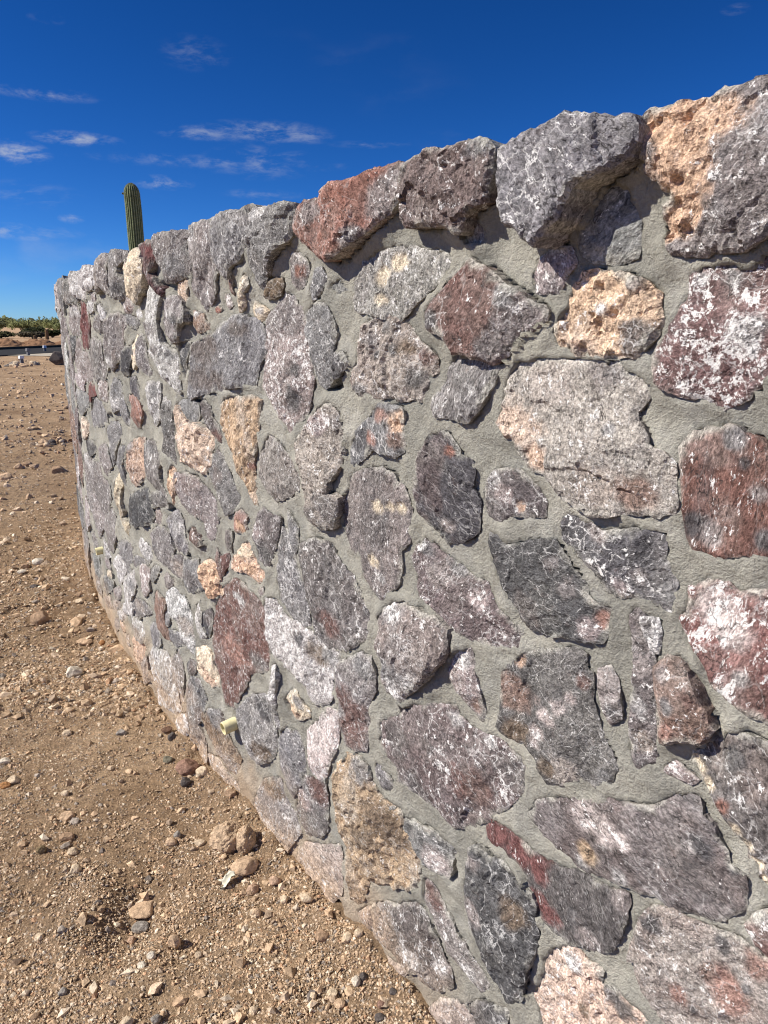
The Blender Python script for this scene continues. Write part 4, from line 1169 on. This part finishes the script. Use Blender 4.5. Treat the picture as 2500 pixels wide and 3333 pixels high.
def loose_rock(name, x, y, rx, ry, kind, label, seed, sub=3, group=None, sink=.28, mat=None, flat=None):
    r = np.random.default_rng(seed)
    if name == 'boulder':
        sh, f = rock_shape(sub, seed, 16, .05, 0, .42)
    else:
        sh, f = rock_shape(sub, seed, int(r.integers(7, 12)), .10, r.uniform(.1, .9))
    a = r.uniform(-.3, .3)
    dims = np.array([rx, rx * r.uniform(.75, 1.05), ry * 1.02])
    v = sh * dims / np.max(np.abs(sh), 0)
    v = np.stack([v[:, 0] * math.cos(a) - v[:, 1] * math.sin(a), v[:, 0] * math.sin(a) + v[:, 1] * math.cos(a), v[:, 2]], 1)
    base = np.array(RC[kind])
    n = fbm(sh * 2.6 + seed, 4, seed + 1)
    C = base * (1 + .35 * n[:, None])
    low = sm(-.1 - sh[:, 2] + .3 * n, 0, .5)[:, None] * .7
    C = C * (1 - low) + SOIL_COL * .95 * low
    z = gz(x, y)[0]
    o = mesh_obj(name, v, f, mat or M_PEBBLE, smooth=False, attrs={'col': C}, loc=(x, y, z + ry * (1 - 2 * sink)))
    return tag(o, label, 'stone', group)


ROCKS = """
-1.924|3.865|0.056|0.045|br|rounded brown stone casting a long shadow left of the wall, largest in the middle distance
-1.482|3.228|0.041|0.033|wh|smooth white egg-shaped stone lying alone on the sand left of the wall
-0.728|2.413|0.044|0.028|rd|reddish-brown angular stone leaning against the foot of the wall
-0.662|2.372|0.024|0.023|cr|cream chunky stone touching the reddish-brown stone at the wall foot
-0.715|2.336|0.019|0.020|gy|small dark grey stone in front of the reddish-brown stone
-0.838|2.607|0.016|0.020|gy|small dark stone at the wall foot just below the long white-veined block
-0.875|2.668|0.023|0.013|bd|flat dark brown stone at the wall foot behind the small dark stone
-0.817|2.472|0.020|0.015|gn|greenish-grey pebble left of the reddish-brown stone
-0.421|1.911|0.045|0.019|ta|long tan angular stone lying in front of the sandy clod by the wall
-0.383|1.839|0.013|0.011|pk|round pinkish pebble just below the long tan stone
-0.388|1.813|0.013|0.012|br|small brown pebble beside the round pinkish pebble
-0.666|2.048|0.013|0.014|gr|upright grey pebble at the end of a row of sandy lumps
-0.679|2.019|0.019|0.012|ta|sandy tan pebble next to the upright grey pebble
-0.586|2.017|0.018|0.010|cr|flat cream flake lying halfway between the grey pebble and the sandy clod
-0.932|1.896|0.018|0.016|cr|angular cream stone in the lower left of the gravel
-1.077|1.985|0.016|0.015|ol|dark olive wedge-shaped stone at the far left of the gravel
-0.980|1.989|0.018|0.010|cr|flat oval beige pebble right of the dark olive wedge
-1.126|2.279|0.016|0.012|cr|blocky cream pebble in the gravel at the left
-1.064|2.146|0.026|0.012|ta|elongated beige pebble in the gravel below the blocky cream pebble
-1.348|2.358|0.024|0.012|cr|long pale pebble close to the left picture edge
-1.287|2.687|0.022|0.014|cr|pale tilted flake below the white egg-shaped stone
-1.060|2.668|0.022|0.013|gr|grey flat pebble halfway between the white egg-shaped stone and the wall foot
-1.441|2.484|0.022|0.011|wh|whitish flat pebble at the left picture edge, beyond the long pale pebble
-1.361|2.326|0.020|0.012|or|orange-brown pebble at the left picture edge
-1.025|2.051|0.024|0.012|br|brown sandy lump of stone just above the flat oval beige pebble
-0.528|2.218|0.021|0.013|br|small brown stone pressed against the wall foot above the sandy clod
-0.695|1.777|0.037|0.011|ta|long thin sandy splinter of stone in the dark hollow near the bottom
-0.685|1.722|0.024|0.011|gr|grey flat stone in the hollow below the long thin splinter
-0.565|1.644|0.018|0.024|ta|upright thin tan slab with a dark shadow to its right
-0.612|1.596|0.013|0.012|wh|rounded whitish stone below and left of the upright tan slab
-0.697|1.681|0.013|0.009|pk|pinkish-orange pebble left of the upright tan slab
-0.934|1.655|0.013|0.011|cr|cream pebble with a shaded side in the lower left gravel
-0.795|1.477|0.012|0.009|gr|blue-grey angular pebble near the lower left corner
-0.544|1.408|0.013|0.011|gr|round pale grey pebble at the bottom edge of the picture
-0.609|1.396|0.017|0.011|cr|beige striped pebble at the bottom edge left of the round grey one
-0.362|1.734|0.016|0.014|cr|pale lumpy stone in the gravel right of the upright tan slab
-0.313|1.426|0.010|0.010|cr|small pointed cream stone at the bottom right of the gravel
-0.626|1.566|0.014|0.008|wh|flat white flake next to the rounded whitish stone
-0.491|1.608|0.011|0.011|cr|small pale wedge right of the upright tan slab
-0.321|1.849|0.019|0.017|pk|large round pinkish-tan pebble close to the wall foot
-0.385|1.822|0.017|0.015|pk|pale pink pebble left of the large round pinkish-tan pebble
-0.286|1.780|0.013|0.012|cr|cream pebble below the large round pinkish-tan pebble
-0.222|1.778|0.023|0.015|cr|bright cream slanted stone at the wall foot below the orange porous block
-0.168|1.647|0.020|0.013|br|brown elongated pebble tilted on the slope below the wall
-0.359|1.732|0.015|0.015|ta|lumpy sandy stone in the gravel near the picture centre bottom
-0.071|1.506|0.013|0.013|wh|round white pebble near the wall foot at the bottom
-0.052|1.514|0.011|0.009|gy|dark grey pebble touching the round white pebble
-0.006|1.443|0.011|0.011|rd|smooth reddish-brown pebble near the bottom edge by the wall
0.023|1.463|0.011|0.010|gy|dark slate pebble right above the smooth reddish-brown pebble
-0.010|1.415|0.014|0.007|gy|flat dark pebble below the smooth reddish-brown pebble
-0.109|1.450|0.015|0.008|ta|flat tan pebble left of the smooth reddish-brown pebble
-0.066|1.613|0.013|0.011|cr|pale pebble pressed against the wall foot beside the grey block
-0.096|1.616|0.015|0.012|cr|pale sandy stone left of the pebble at the wall foot
-0.174|1.467|0.010|0.010|cr|small cream pebble in the gravel at the bottom
-0.315|1.426|0.011|0.010|cr|cream pebble in the bottom gravel, farther from the wall
-0.128|1.478|0.014|0.007|cr|pale flat pebble between the round white pebble and the cream pebble
-3.954|7.548|0.080|0.049|ta|long beige stone at the left picture edge in the middle distance
-3.459|7.693|0.092|0.050|br|brown boulder half buried in the dirt mound beside the wall
-4.219|8.370|0.054|0.046|ta|round tan stone in the cluster at the left
-4.210|8.576|0.075|0.035|br|flat brown stone resting against the round tan stone
-4.024|8.356|0.069|0.031|ta|thin tan slab right of the flat brown stone
-2.429|4.935|0.042|0.026|wh|whitish stone beside a brown one with long shadows in the middle distance
-2.493|4.882|0.032|0.019|br|low brown stone left of the whitish stone
-2.426|4.688|0.033|0.016|wh|small white stone in the shaded hollow at the left
-1.838|4.194|0.024|0.016|br|small brown stone at the foot of the wall end
-1.806|4.120|0.028|0.016|cr|pale stone at the foot of the wall end
-2.210|4.399|0.036|0.017|gy|dark stone half in shade above the rounded brown stone
-1.598|3.649|0.044|0.014|ta|low sandy lump beyond the white egg-shaped stone
-1.476|3.577|0.017|0.017|or|small orange-tan stone between the low sandy lump and the wall
""".strip().splitlines()
for k, ln in enumerate(ROCKS):
    x, y, rx, ry, kd, lab = ln.split('|')
    x, y, rx, ry = (float(q) for q in (x, y, rx, ry))
    loose_rock('loose_stone', x, y, rx, ry, kd, lab, 500 + k, 3)
HEAP = """
-4.263,9.725,0.052,0.035,bd
-4.715,10.101,0.058,0.031,ta
-4.673,10.101,0.037,0.029,bd
-4.461,9.772,0.041,0.023,cr
-4.459,9.669,0.033,0.029,ta
-4.374,9.448,0.028,0.031,ta
-4.400,10.353,0.060,0.030,ta
-4.350,9.445,0.034,0.034,cr
-4.655,10.270,0.035,0.023,br
-4.367,9.645,0.045,0.029,gy
-4.764,10.252,0.040,0.032,ta
-4.350,9.771,0.031,0.035,br
-4.322,10.255,0.043,0.030,cr
-4.494,9.977,0.030,0.021,ta
-4.164,9.491,0.032,0.023,cr
-4.623,10.249,0.046,0.034,br
-4.269,9.703,0.039,0.025,cr
-4.480,10.640,0.042,0.032,ta
-4.311,9.525,0.044,0.024,gy
-4.387,9.663,0.047,0.031,gy
-4.403,10.516,0.033,0.038,bd
-4.533,10.744,0.055,0.028,gy
-4.524,10.149,0.032,0.036,br
-4.401,10.268,0.037,0.037,bd
-4.180,9.905,0.053,0.022,cr
-4.809,10.713,0.045,0.024,bd
""".strip().splitlines()
for k, ln in enumerate(HEAP):
    x, y, rx, ry, kd = ln.split(',')
    loose_rock('rubble_stone', float(x), float(y), float(rx), float(ry) * 1.1, kd, 'broken stone in the small rubble heap beside the far end of the wall', 900 + k, 2, 'rubble heap by the wall end')

# sandy clods stuck against the wall foot
def clod(x, y, rx, ry, h, seed, label):
    sh, f = ICO[4]
    n = fbm(sh * 2.1 + seed, 5, seed)
    n2 = fbm(sh * 7 + seed, 4, seed + 3)
    v = sh * (1 + .22 * n[:, None] + .09 * n2[:, None]) * np.array([rx, ry, h])
    C = np.array((.50, .37, .25)) * (1 + .25 * n2[:, None])
    o = mesh_obj('dirt_clod', v, f, M_CLOD, smooth=False, attrs={'col': C}, loc=(x, y, gz(x, y)[0] + h * .32))
    tag(o, label, 'dirt clod')


clod(-.497, 2.02, .056, .05, .048, 31, 'large lumpy sandy clod against the foot of the wall')
clod(-.436, 2.00, .032, .038, .046, 37, 'narrow sandy clod wedged between the large clod and the wall')

# torn piece of pale plastic
r_ = np.random.default_rng(8)
px_, py_ = -.463, 1.86
gu, gv = np.meshgrid(np.linspace(-1, 1, 14), np.linspace(-1, 1, 8))
gu, gv = gu.ravel(), gv.ravel()
wid = .028 * (1 - .55 * np.maximum(0, gu))
vx, vy = gu * .025, gv * wid * .55 + .006 * np.sin(gu * 3)
vz = .010 + .010 * gv ** 2 + .006 * gu + .002 * np.sin(gu * 9 + gv * 3)
up_ = np.stack([vx, vy, vz], 1)
dn_ = up_ - np.array([0, 0, .0012])
ii = np.arange(14 * 8).reshape(8, 14)
fa = np.stack([ii[:-1, :-1].ravel(), ii[:-1, 1:].ravel(), ii[1:, 1:].ravel(), ii[1:, :-1].ravel()], 1)
rim = np.concatenate([ii[0, :], ii[1:, -1], ii[-1, -2::-1], ii[-2:0:-1, 0]])
fb = fa[:, ::-1] + 112
fr = np.stack([rim, np.roll(rim, -1), np.roll(rim, -1) + 112, rim + 112], 1)[:, ::-1]
shard = mesh_obj('plastic_scrap', np.concatenate([up_, dn_]), np.concatenate([fa, fb, fr]), M_PLASTIC, smooth=True,
                 attrs={'col': np.tile(np.array((.62, .60, .49)), (224, 1))}, loc=(px_, py_, gz(px_, py_)[0]))
shard.rotation_euler = (R(8), R(-12), R(25))
tag(shard, 'curled pale greenish scrap of plastic lying in front of the long tan stone', 'plastic scrap')

# ------------------------------------------------------------------ gravel (nobody could count it)
def gravel(name, n, gen, sub, rmin, rmax, seed, label):
    r = np.random.default_rng(seed)
    x, y = gen(r, n)
    side, sv, dd = wall_side(x, y)
    keep = (side > .012) | (sv > 5) 
    clus = fbm(np.stack([x, y], 1) * 2.2, 3, seed) + .6 * fbm(np.stack([x, y], 1) * 7, 2, seed + 2)
    keep &= r.uniform(-.75, .75, n) < clus + .38
    x, y = x[keep], y[keep]
    n = len(x)
    rad = np.exp(r.normal(0, .5, n)) * (rmin * rmax) ** .5
    rad = np.clip(rad, rmin, rmax * 1.6)
    if sub < 0:
        bv = np.array([(1, 0, 0), (-1, 0, 0), (0, 1, 0), (0, -1, 0), (0, 0, 1), (0, 0, -1)], float)
        bf = np.array([(0, 2, 4), (2, 1, 4), (1, 3, 4), (3, 0, 4), (2, 0, 5), (1, 2, 5), (3, 1, 5), (0, 3, 5)])
    else:
        bv, bf = ICO[sub]
    nv_ = len(bv)
    V = np.tile(bv, (n, 1, 1)) * (1 + r.uniform(-.34, .30, (n, nv_, 1)))
    V = V + r.normal(0, .12, V.shape)
    sq = np.stack([r.uniform(.75, 1.35, n), r.uniform(.7, 1.15, n), r.uniform(.45, .85, n)], 1)
    V = V * sq[:, None]
    # random turn about a tilted axis
    a, b = r.uniform(0, 6.28, n), r.normal(0, .45, n)
    ca, sa, cb, sb = np.cos(a)[:, None], np.sin(a)[:, None], np.cos(b)[:, None], np.sin(b)[:, None]
    X, Y, Z = V[..., 0], V[..., 1], V[..., 2]
    Y, Z = Y * cb - Z * sb, Y * sb + Z * cb
    X, Y = X * ca - Y * sa, X * sa + Y * ca
    V = np.stack([X, Y, Z], 2) * rad[:, None, None]
    g = gz(x, y)
    V[..., 0] += x[:, None]
    V[..., 1] += y[:, None]
    V[..., 2] += (g + rad * .18)[:, None]
    pal = np.array([(.42, .305, .20), (.46, .34, .225), (.38, .27, .175), (.35, .265, .19), (.50, .39, .28), (.58, .49, .37), (.28, .24, .20), (.20, .17, .15), (.40, .25, .155), (.52, .44, .34)])
    ci = r.choice(len(pal), n, p=[.2, .17, .16, .1, .13, .09, .05, .02, .04, .04])
    C = pal[ci] * r.uniform(.82, 1.48, (n, 1))
    F = (bf[None] + (np.arange(n) * nv_)[:, None, None]).reshape(-1, 3)
    o = mesh_obj(name, V.reshape(-1, 3), F, M_PEBBLE, smooth=False, attrs={'col': np.repeat(C, nv_, 0)})
    tag(o, label, 'gravel', kind='stuff')


def near_zone(r, n):
    y = 1.25 * (3.6 / 1.25) ** r.uniform(0, 1, n)
    return r.uniform(-.64, .16, n) * (y + .3) - .02, y


def mid_zone(r, n):
    y = 2.8 * (11 / 2.8) ** (r.uniform(0, 1, n) ** .9)
    return r.uniform(-.70, -.30, n) * y, y


def far_zone(r, n):
    y = 9 * (36 / 9) ** (r.uniform(0, 1, n))
    return r.uniform(-.70, -.34, n) * y, y


def side_zone(r, n):
    y = r.uniform(.5, 5, n)
    return r.uniform(-4.5, .4, n), y


gravel('grit', 150000, near_zone, -1, .0015, .0040, 61, 'fine sandy grit covering the ground at the wall foot')
gravel('gravel', 1300, near_zone, 0, .004, .010, 62, 'small mixed pebbles scattered over the sand at the wall foot')
gravel('grit', 52000, mid_zone, -1, .0028, .009, 63, 'coarse grit on the dirt farther back along the wall')
gravel('gravel', 1500, mid_zone, 0, .008, .024, 64, 'pebbles scattered over the dirt farther back along the wall')
gravel('gravel', 4200, far_zone, 0, .010, .045, 66, 'stones and dirt lumps scattered over the open ground towards the road')
gravel('gravel', 9000, side_zone, -1, .004, .012, 65, 'sparse grit on the open ground to the left')

# ------------------------------------------------------------------ saguaro behind the wall
def cactus():
    bx, by, H = -7.0, 22.0, 5.42
    root = empty('saguaro_cactus', (bx, by, 0))
    tag(root, 'tall single-stemmed green saguaro cactus rising behind the wall', 'cactus')
    ribs, seg, rows_ = 21, 21 * 8, 110
    zs = np.concatenate([np.linspace(-.1, H - .5, rows_ - 30), H - .5 + .5 * np.sin(np.linspace(.03, 1, 30) * math.pi / 2)])
    a = np.arange(seg) / seg * 2 * math.pi
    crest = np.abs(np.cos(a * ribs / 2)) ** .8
    V, C = [], []
    for z in zs:
        t = z / H
        r0 = .235 - .036 * t + .010 * math.sin(t * 9)
        cap = max(0, (z - (H - .30)) / .30)
        r0 *= math.sqrt(max(.004, 1 - cap ** 2.2))
        rr = r0 * (.88 + .15 * crest)
        lean = .02 * math.sin(t * 2.5)
        V.append(np.stack([rr * np.cos(a) + lean - .015 * sm(np.array([t]), .85, 1)[0], rr * np.sin(a), np.full(seg, z)], 1))
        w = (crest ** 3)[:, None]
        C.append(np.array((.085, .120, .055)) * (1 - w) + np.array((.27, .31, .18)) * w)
    V, C = np.concatenate(V), np.concatenate(C)
    C = C * (1 + .15 * fbm(V * 5, 3, 5))[:, None]
    n = len(zs)
    ii = np.arange(n * seg).reshape(n, seg)
    f = np.stack([ii[:-1].ravel(), np.roll(ii, -1, 1)[:-1].ravel(), np.roll(ii, -1, 1)[1:].ravel(), ii[1:].ravel()], 1)
    cap = np.stack([ii[-1], np.roll(ii[-1], -1), np.full(seg, n * seg)], 1)
    V = np.concatenate([V, [[V[-seg:, 0].mean(), 0, H + .004]]])
    C = np.concatenate([C, C[:1]])
    stem = mesh_obj('stem', V, [f, cap], M_CACTUS, root, smooth=True, attrs={'col': C})
    # spines on the rib crests
    sv, sf = [], []
    rr = np.random.default_rng(4)
    crest_cols = [int(round(k * 2 * math.pi / ribs / (2 * math.pi) * seg)) % seg for k in range(ribs)]
    for cidx in crest_cols:
        for j in range(4, n - 1):
            p = V[ii[j, cidx]]
            out = np.array([math.cos(a[cidx]), math.sin(a[cidx]), 0])
            for q in range(4):
                dr = out * .9 + rr.normal(0, .5, 3)
                dr /= np.linalg.norm(dr)
                w = np.cross(dr, (0, 0, 1)) * .0022
                k = len(sv)
                sv += [p - w, p + w, p + dr * rr.uniform(.02, .045)]
                sf.append((k, k + 1, k + 2))
    sp_ = mesh_obj('spines', np.array(sv), np.array(sf), M_CACTUS, stem, attrs={'col': np.tile(np.array((.38, .34, .24)), (len(sv), 1))})
    tag(sp_, kind='stuff')
    v, f = rock_shape(2, 3, 3, .15, .8)
    mesh_obj('bud', v * .032 + np.array([-.235, -.03, H - .27]), f, M_CACTUS, root, smooth=True, attrs={'col': np.tile(np.array((.13, .12, .06)), (len(v), 1))})


cactus()

# ------------------------------------------------------------------ far left: road, dirt heaps, scrub
def strip(name, pts, z, colr, mat, thick=.05, kind='structure', label=None):
    """flat strip between two polylines (left, right)"""
    L, Rr = pts
    n = len(L)
    v = [(*p, z) for p in L] + [(*p, z) for p in Rr] + [(*p, z - thick) for p in L] + [(*p, z - thick) for p in Rr]
    f = []
    for k in range(n - 1):
        f.append((k, k + 1, n + k + 1, n + k))
        f.append((k, 2 * n + k, 2 * n + k + 1, k + 1))
        f.append((n + k, n + k + 1, 3 * n + k + 1, 3 * n + k))
    o = mesh_obj(name, np.array(v), np.array(f), mat, attrs={'col': np.tile(np.array(colr), (len(v), 1))})
    return tag(o, label, None, None, kind)


# the carriageway runs obliquely away; its edges were read off the photograph on the ground plane
def line(p, d, t0, t1, n=24):
    return [(p[0] + d[0] * t, p[1] + d[1] * t) for t in np.linspace(t0, t1, n)]


rd = np.array((1.6, 7.25))
rd = rd / np.linalg.norm(rd)
strip('road', (line((-20.75, 40.6), rd, -60, 120), line((-25.6, 50.2), rd, -60, 120)), .05, (.045, .047, .052), M_ROAD, .2, label='dark asphalt road beyond the wall end')
strip('kerb', (line((-25.6, 50.2), rd, -60, 120), line((-25.95, 50.9), rd, -60, 120)), .20, (.085, .065, .05), M_ROAD, .3, label='low dark kerb along the far side of the road')
strip('pavement', (line((-17.3, 39.5), rd, .4, 120), line((-20.65, 40.75), rd, .4, 120)), .03, (.43, .39, .32), M_ROAD, .1, label='pale concrete pavement along the near side of the road')


def dirt_mound(x, y, rx, ry, h, seed, label):
    n = 40
    u, v = np.meshgrid(np.linspace(-1.6, 1.6, n), np.linspace(-1.6, 1.6, n))
    u, v = u.ravel(), v.ravel()
    prof = np.maximum(0, 1 - np.hypot(u + .15 * fbm(np.stack([u, v], 1) * 3, 3, seed + 8), v) ** .95 * .72)
    z = h * prof * (1 + .5 * fbm(np.stack([u, v], 1) * 2 + seed, 4, seed)) + .16 * fbm(np.stack([u, v], 1) * 7, 4, seed) - .12 * (prof <= 0)
    ii = np.arange(n * n).reshape(n, n)
    f = np.stack([ii[:-1, :-1].ravel(), ii[:-1, 1:].ravel(), ii[1:, 1:].ravel(), ii[1:, :-1].ravel()], 1)
    C = np.tile(np.array((.235, .140, .085)), (n * n, 1)) * (1 + .25 * fbm(np.stack([u, v], 1) * 5, 3, seed + 3))[:, None]
    o = mesh_obj('dirt_mound', np.stack([u * rx, v * ry, z], 1), f, M_CLOD, smooth=True, attrs={'col': C}, loc=(x, y, gz(x, y)[0]))
    tag(o, label, 'dirt mound')


dirt_mound(-30.9, 62, 1.25, 1.2, .62, 3, 'reddish dirt heap nearest the left picture edge behind the road')
dirt_mound(-28.4, 62.5, 1.15, 1.1, .55, 6, 'reddish dirt heap behind the road, closer to the wall end')
dirt_mound(-29.7, 64.5, 1.5, 1.2, .42, 12, 'low dirt heap between and behind the two taller heaps')
dirt_mound(-26.9, 64, 1.6, 1.2, .40, 9, 'low reddish dirt bank behind the road, half hidden by the wall end')


def post(x, y, w, h, colr, label, name='wooden_post'):
    n = 10
    a = np.arange(n) / n * 2 * math.pi
    zs = np.linspace(-.1, h, 8)
    V = np.concatenate([np.stack([np.cos(a) * w * (1 - .12 * z / h) + .02 * math.sin(z), np.sin(a) * w * (1 - .12 * z / h), np.full(n, z)], 1) for z in zs] + [[[0, 0, h + w * .35]]])
    ii = np.arange(8 * n).reshape(8, n)
    f = np.stack([ii[:-1].ravel(), np.roll(ii, -1, 1)[:-1].ravel(), np.roll(ii, -1, 1)[1:].ravel(), ii[1:].ravel()], 1)
    cap = np.stack([ii[-1], np.roll(ii[-1], -1), np.full(n, 8 * n)], 1)
    o = mesh_obj(name, V, [f, cap], M_BARK, smooth=True, attrs={'col': np.tile(np.array(colr), (len(V), 1))}, loc=(x, y, gz(x, y)[0]))
    return tag(o, label, 'post')


post(-39.8, 89.5, .22, 1.12, (.16, .105, .06), 'taller brown wooden post standing before the scrub')
post(-42.1, 91.4, .22, .45, (.12, .085, .055), 'short brown stub left of the taller post')
post(-35.2, 88.5, .07, .75, (.14, .10, .07), 'thin brown stake between the taller post and the wall end')

# marker stakes with white tops by the road
for k, (x, y, hh, lab) in enumerate(((-21.3, 47.4, .40, 'marker stake with a white cap at the far pavement edge'), (-16.0, 33.2, .30, 'white-capped marker stake standing in the sand this side of the pavement'),
                                     (-19.5, 41.3, .40, 'grey marker block at the left end of the pavement'), (-15.35, 36.0, .30, 'small white marker by the black boulder'),
                                     (-22.6, 41.8, .35, 'pale marker block at the left picture edge by the road'))):
    root = empty('marker_stake', (x, y, gz(x, y)[0]))
    tag(root, lab, 'marker stake', 'marker stakes by the road')
    root.rotation_euler.z = R(38 + 9 * k)
    for nm, w, z0, z1, cc in (('shaft', .07, -.05, hh * .6, (.16, .16, .17)), ('cap', .10, hh * .6, hh, (.72, .74, .78))):
        if 'grey' in lab:
            cc = (.18, .18, .19)
        v = np.array([(sx * w * (.8 if z > z0 else 1), sy * w * (.8 if z > z0 else 1), z) for z in (z0, z1) for sx, sy in ((-1, -1), (1, -1), (1, 1), (-1, 1))])
        f = np.array([(3, 2, 1, 0), (4, 5, 6, 7), (0, 1, 5, 4), (1, 2, 6, 5), (2, 3, 7, 6), (3, 0, 4, 7)])
        mesh_obj(nm, v, f, M_PLASTIC, root, attrs={'col': np.tile(np.array(cc), (8, 1))})

loose_rock('boulder', -13.75, 31.6, .42, .34, 'gy', 'black angular boulder at the edge of the rubble beside the wall end', 1200, 3, sink=.15)
rr = np.random.default_rng(77)
for k in range(22):
    x, y = -14.9 + rr.normal(0, .55), 30.6 + rr.normal(0, 1.3)
    loose_rock('rubble_stone', x, y, rr.uniform(.06, .19), rr.uniform(.05, .12), random.choice(['gr', 'gr', 'gy', 'cr', 'ta']),
               'grey rubble stone left of the black boulder', 1300 + k, 2, 'grey rubble by the black boulder')


def leaves(r, n, sx, sy, sz, cz, size, seed):
    """leaf clumps filling an uneven crown"""
    cl = r.normal(size=(26, 3))
    cl /= np.linalg.norm(cl, axis=1)[:, None]
    cl *= r.uniform(.35, .95, (26, 1))
    cl[:, 2] = np.abs(cl[:, 2]) * .9 - .15
    ci = r.integers(0, 26, n)
    p = cl[ci] + r.normal(0, .17, (n, 3))
    p = p * np.array([sx, sy, sz]) + np.array([0, 0, cz])
    u = r.normal(size=(n, 3))
    u /= np.linalg.norm(u, axis=1)[:, None]
    w = np.cross(u, r.normal(size=(n, 3)))
    w /= np.linalg.norm(w, axis=1)[:, None]
    s = size * r.uniform(.5, 1.4, (n, 1))
    V = np.stack([p - u * s - w * s * .5, p + u * s - w * s * .5, p + u * s + w * s * .5, p - u * s + w * s * .5], 1).reshape(-1, 3)
    F = np.arange(4 * n).reshape(n, 4)
    shade = r.uniform(.75, 1.2, 26)[ci] * r.uniform(.8, 1.2, n)
    return V, F, np.repeat(shade, 4)


def desert_tree(x, y, h, w, colr, seed, label):
    r = np.random.default_rng(seed)
    root = empty('desert_tree', (x, y, gz(x, y)[0]))
    tag(root, label, 'tree', 'desert trees along the horizon')
    V, F, sh = leaves(r, 1500, w / 2, w / 2, h * .46, h * .50, .17, seed)
    mesh_obj('crown', V, F, M_LEAF, root, attrs={'col': np.array(colr)[None] * sh[:, None]})
    tv, tf = [], []
    for k in range(5):
        a = r.uniform(0, 6.28)
        tip = np.array([math.cos(a) * w * .3, math.sin(a) * w * .3, h * r.uniform(.5, .75)])
        for j, t in enumerate((0, .35, .7, 1)):
            c = tip * np.array([t ** 1.5, t ** 1.5, t]) - np.array([0, 0, .1 * (t == 0)])
            rad = .09 * (1 - .75 * t)
            for q in range(6):
                b = q / 6 * 6.283
                tv.append((c[0] + rad * math.cos(b), c[1] + rad * math.sin(b), c[2]))
        o0 = k * 24
        for j in range(3):
            for q in range(6):
                tf.append((o0 + j * 6 + q, o0 + j * 6 + (q + 1) % 6, o0 + j * 6 + 6 + (q + 1) % 6, o0 + j * 6 + 6 + q))
    mesh_obj('trunk', np.array(tv), np.array(tf), M_BARK, root, attrs={'col': np.tile(np.array((.15, .11, .075)), (len(tv), 1))})


G1, G2, G3 = (.20, .225, .11), (.27, .285, .13), (.17, .185, .105)
TREES = [
    (-78, 152, 3.1, 6.0, G3, 'dark bushy tree cut by the left picture edge on the horizon'),
    (-70.5, 148, 3.4, 5.5, G2, 'yellow-green bushy tree second from the left on the horizon'),
    (-70, 162, 3.6, 5.0, G1, 'green tree behind the yellow-green one on the horizon'),
    (-65, 150, 3.5, 6.0, G2, 'wide light green tree in the middle of the horizon scrub'),
    (-58.5, 140, 3.0, 5.0, G1, 'green tree above the taller wooden post'),
    (-57, 147, 3.3, 5.0, G2, 'light green tree near the wall end on the horizon'),
    (-60.5, 158, 3.5, 5.5, G3, 'dark tree behind the light green ones on the horizon'),
    (-53, 138, 2.9, 4.6, G3, 'dark green tree next to the wall end on the horizon'),
    (-49.5, 142, 3.1, 5.0, G1, 'green tree partly hidden by the wall end on the horizon'),
]
for k, (x, y, h, w, c, lab) in enumerate(TREES):
    desert_tree(x, y, h, w, c, 70 + k, lab)
for k, (x, y, h, w, c, lab) in enumerate(((-51.5, 112, 1.5, 3.4, (.075, .085, .045), 'low grey-green shrub at the left edge before the trees'), (-45.5, 104, 1.1, 2.4, (.055, .065, .03), 'small dark shrub left of the wooden posts'),
                                          (-44.5, 96, .9, 3.2, (.14, .125, .085), 'low dry pale shrub beside the short stub'), (-36, 93, .8, 3.0, (.15, .11, .07), 'low brown dry shrub near the wall end'),
                                          (-49, 97, .9, 3.0, (.11, .11, .06), 'low olive shrub behind the left dirt heap'))):
    desert_tree(x, y, h, w, c, 170 + k, lab)

# the scrub beyond, one mass to the horizon
r = np.random.default_rng(99)
V, F, C = [], [], []
for k in range(260):
    y = r.uniform(165, 420)
    x = r.uniform(-1.0, .9) * y
    h = r.uniform(2.6, 4.6)
    v, f, sh = leaves(r, 130, r.uniform(2, 4.5), r.uniform(2, 4), h * .48, h * .5, .55, k)
    F.append(f + sum(len(q) for q in V))
    V.append(v + np.array([x, y, 0]))
    cc = np.array([G1, G2, G3][r.integers(3)]) * .9 + np.array((.004, .008, .012))
    C.append(cc[None] * sh[:, None])
scrub = mesh_obj('desert_scrub', np.concatenate(V), np.concatenate(F), M_LEAF, attrs={'col': np.concatenate(C)})
tag(scrub, 'green desert scrub merging into one band along the horizon', 'scrub', kind='stuff')

scene.render.engine = 'CYCLES'
scene.cycles.filter_width = 1.1
scene.cycles.max_bounces = 4
scene.cycles.diffuse_bounces = 3
scene.cycles.glossy_bounces = 1
scene.cycles.transmission_bounces = 1
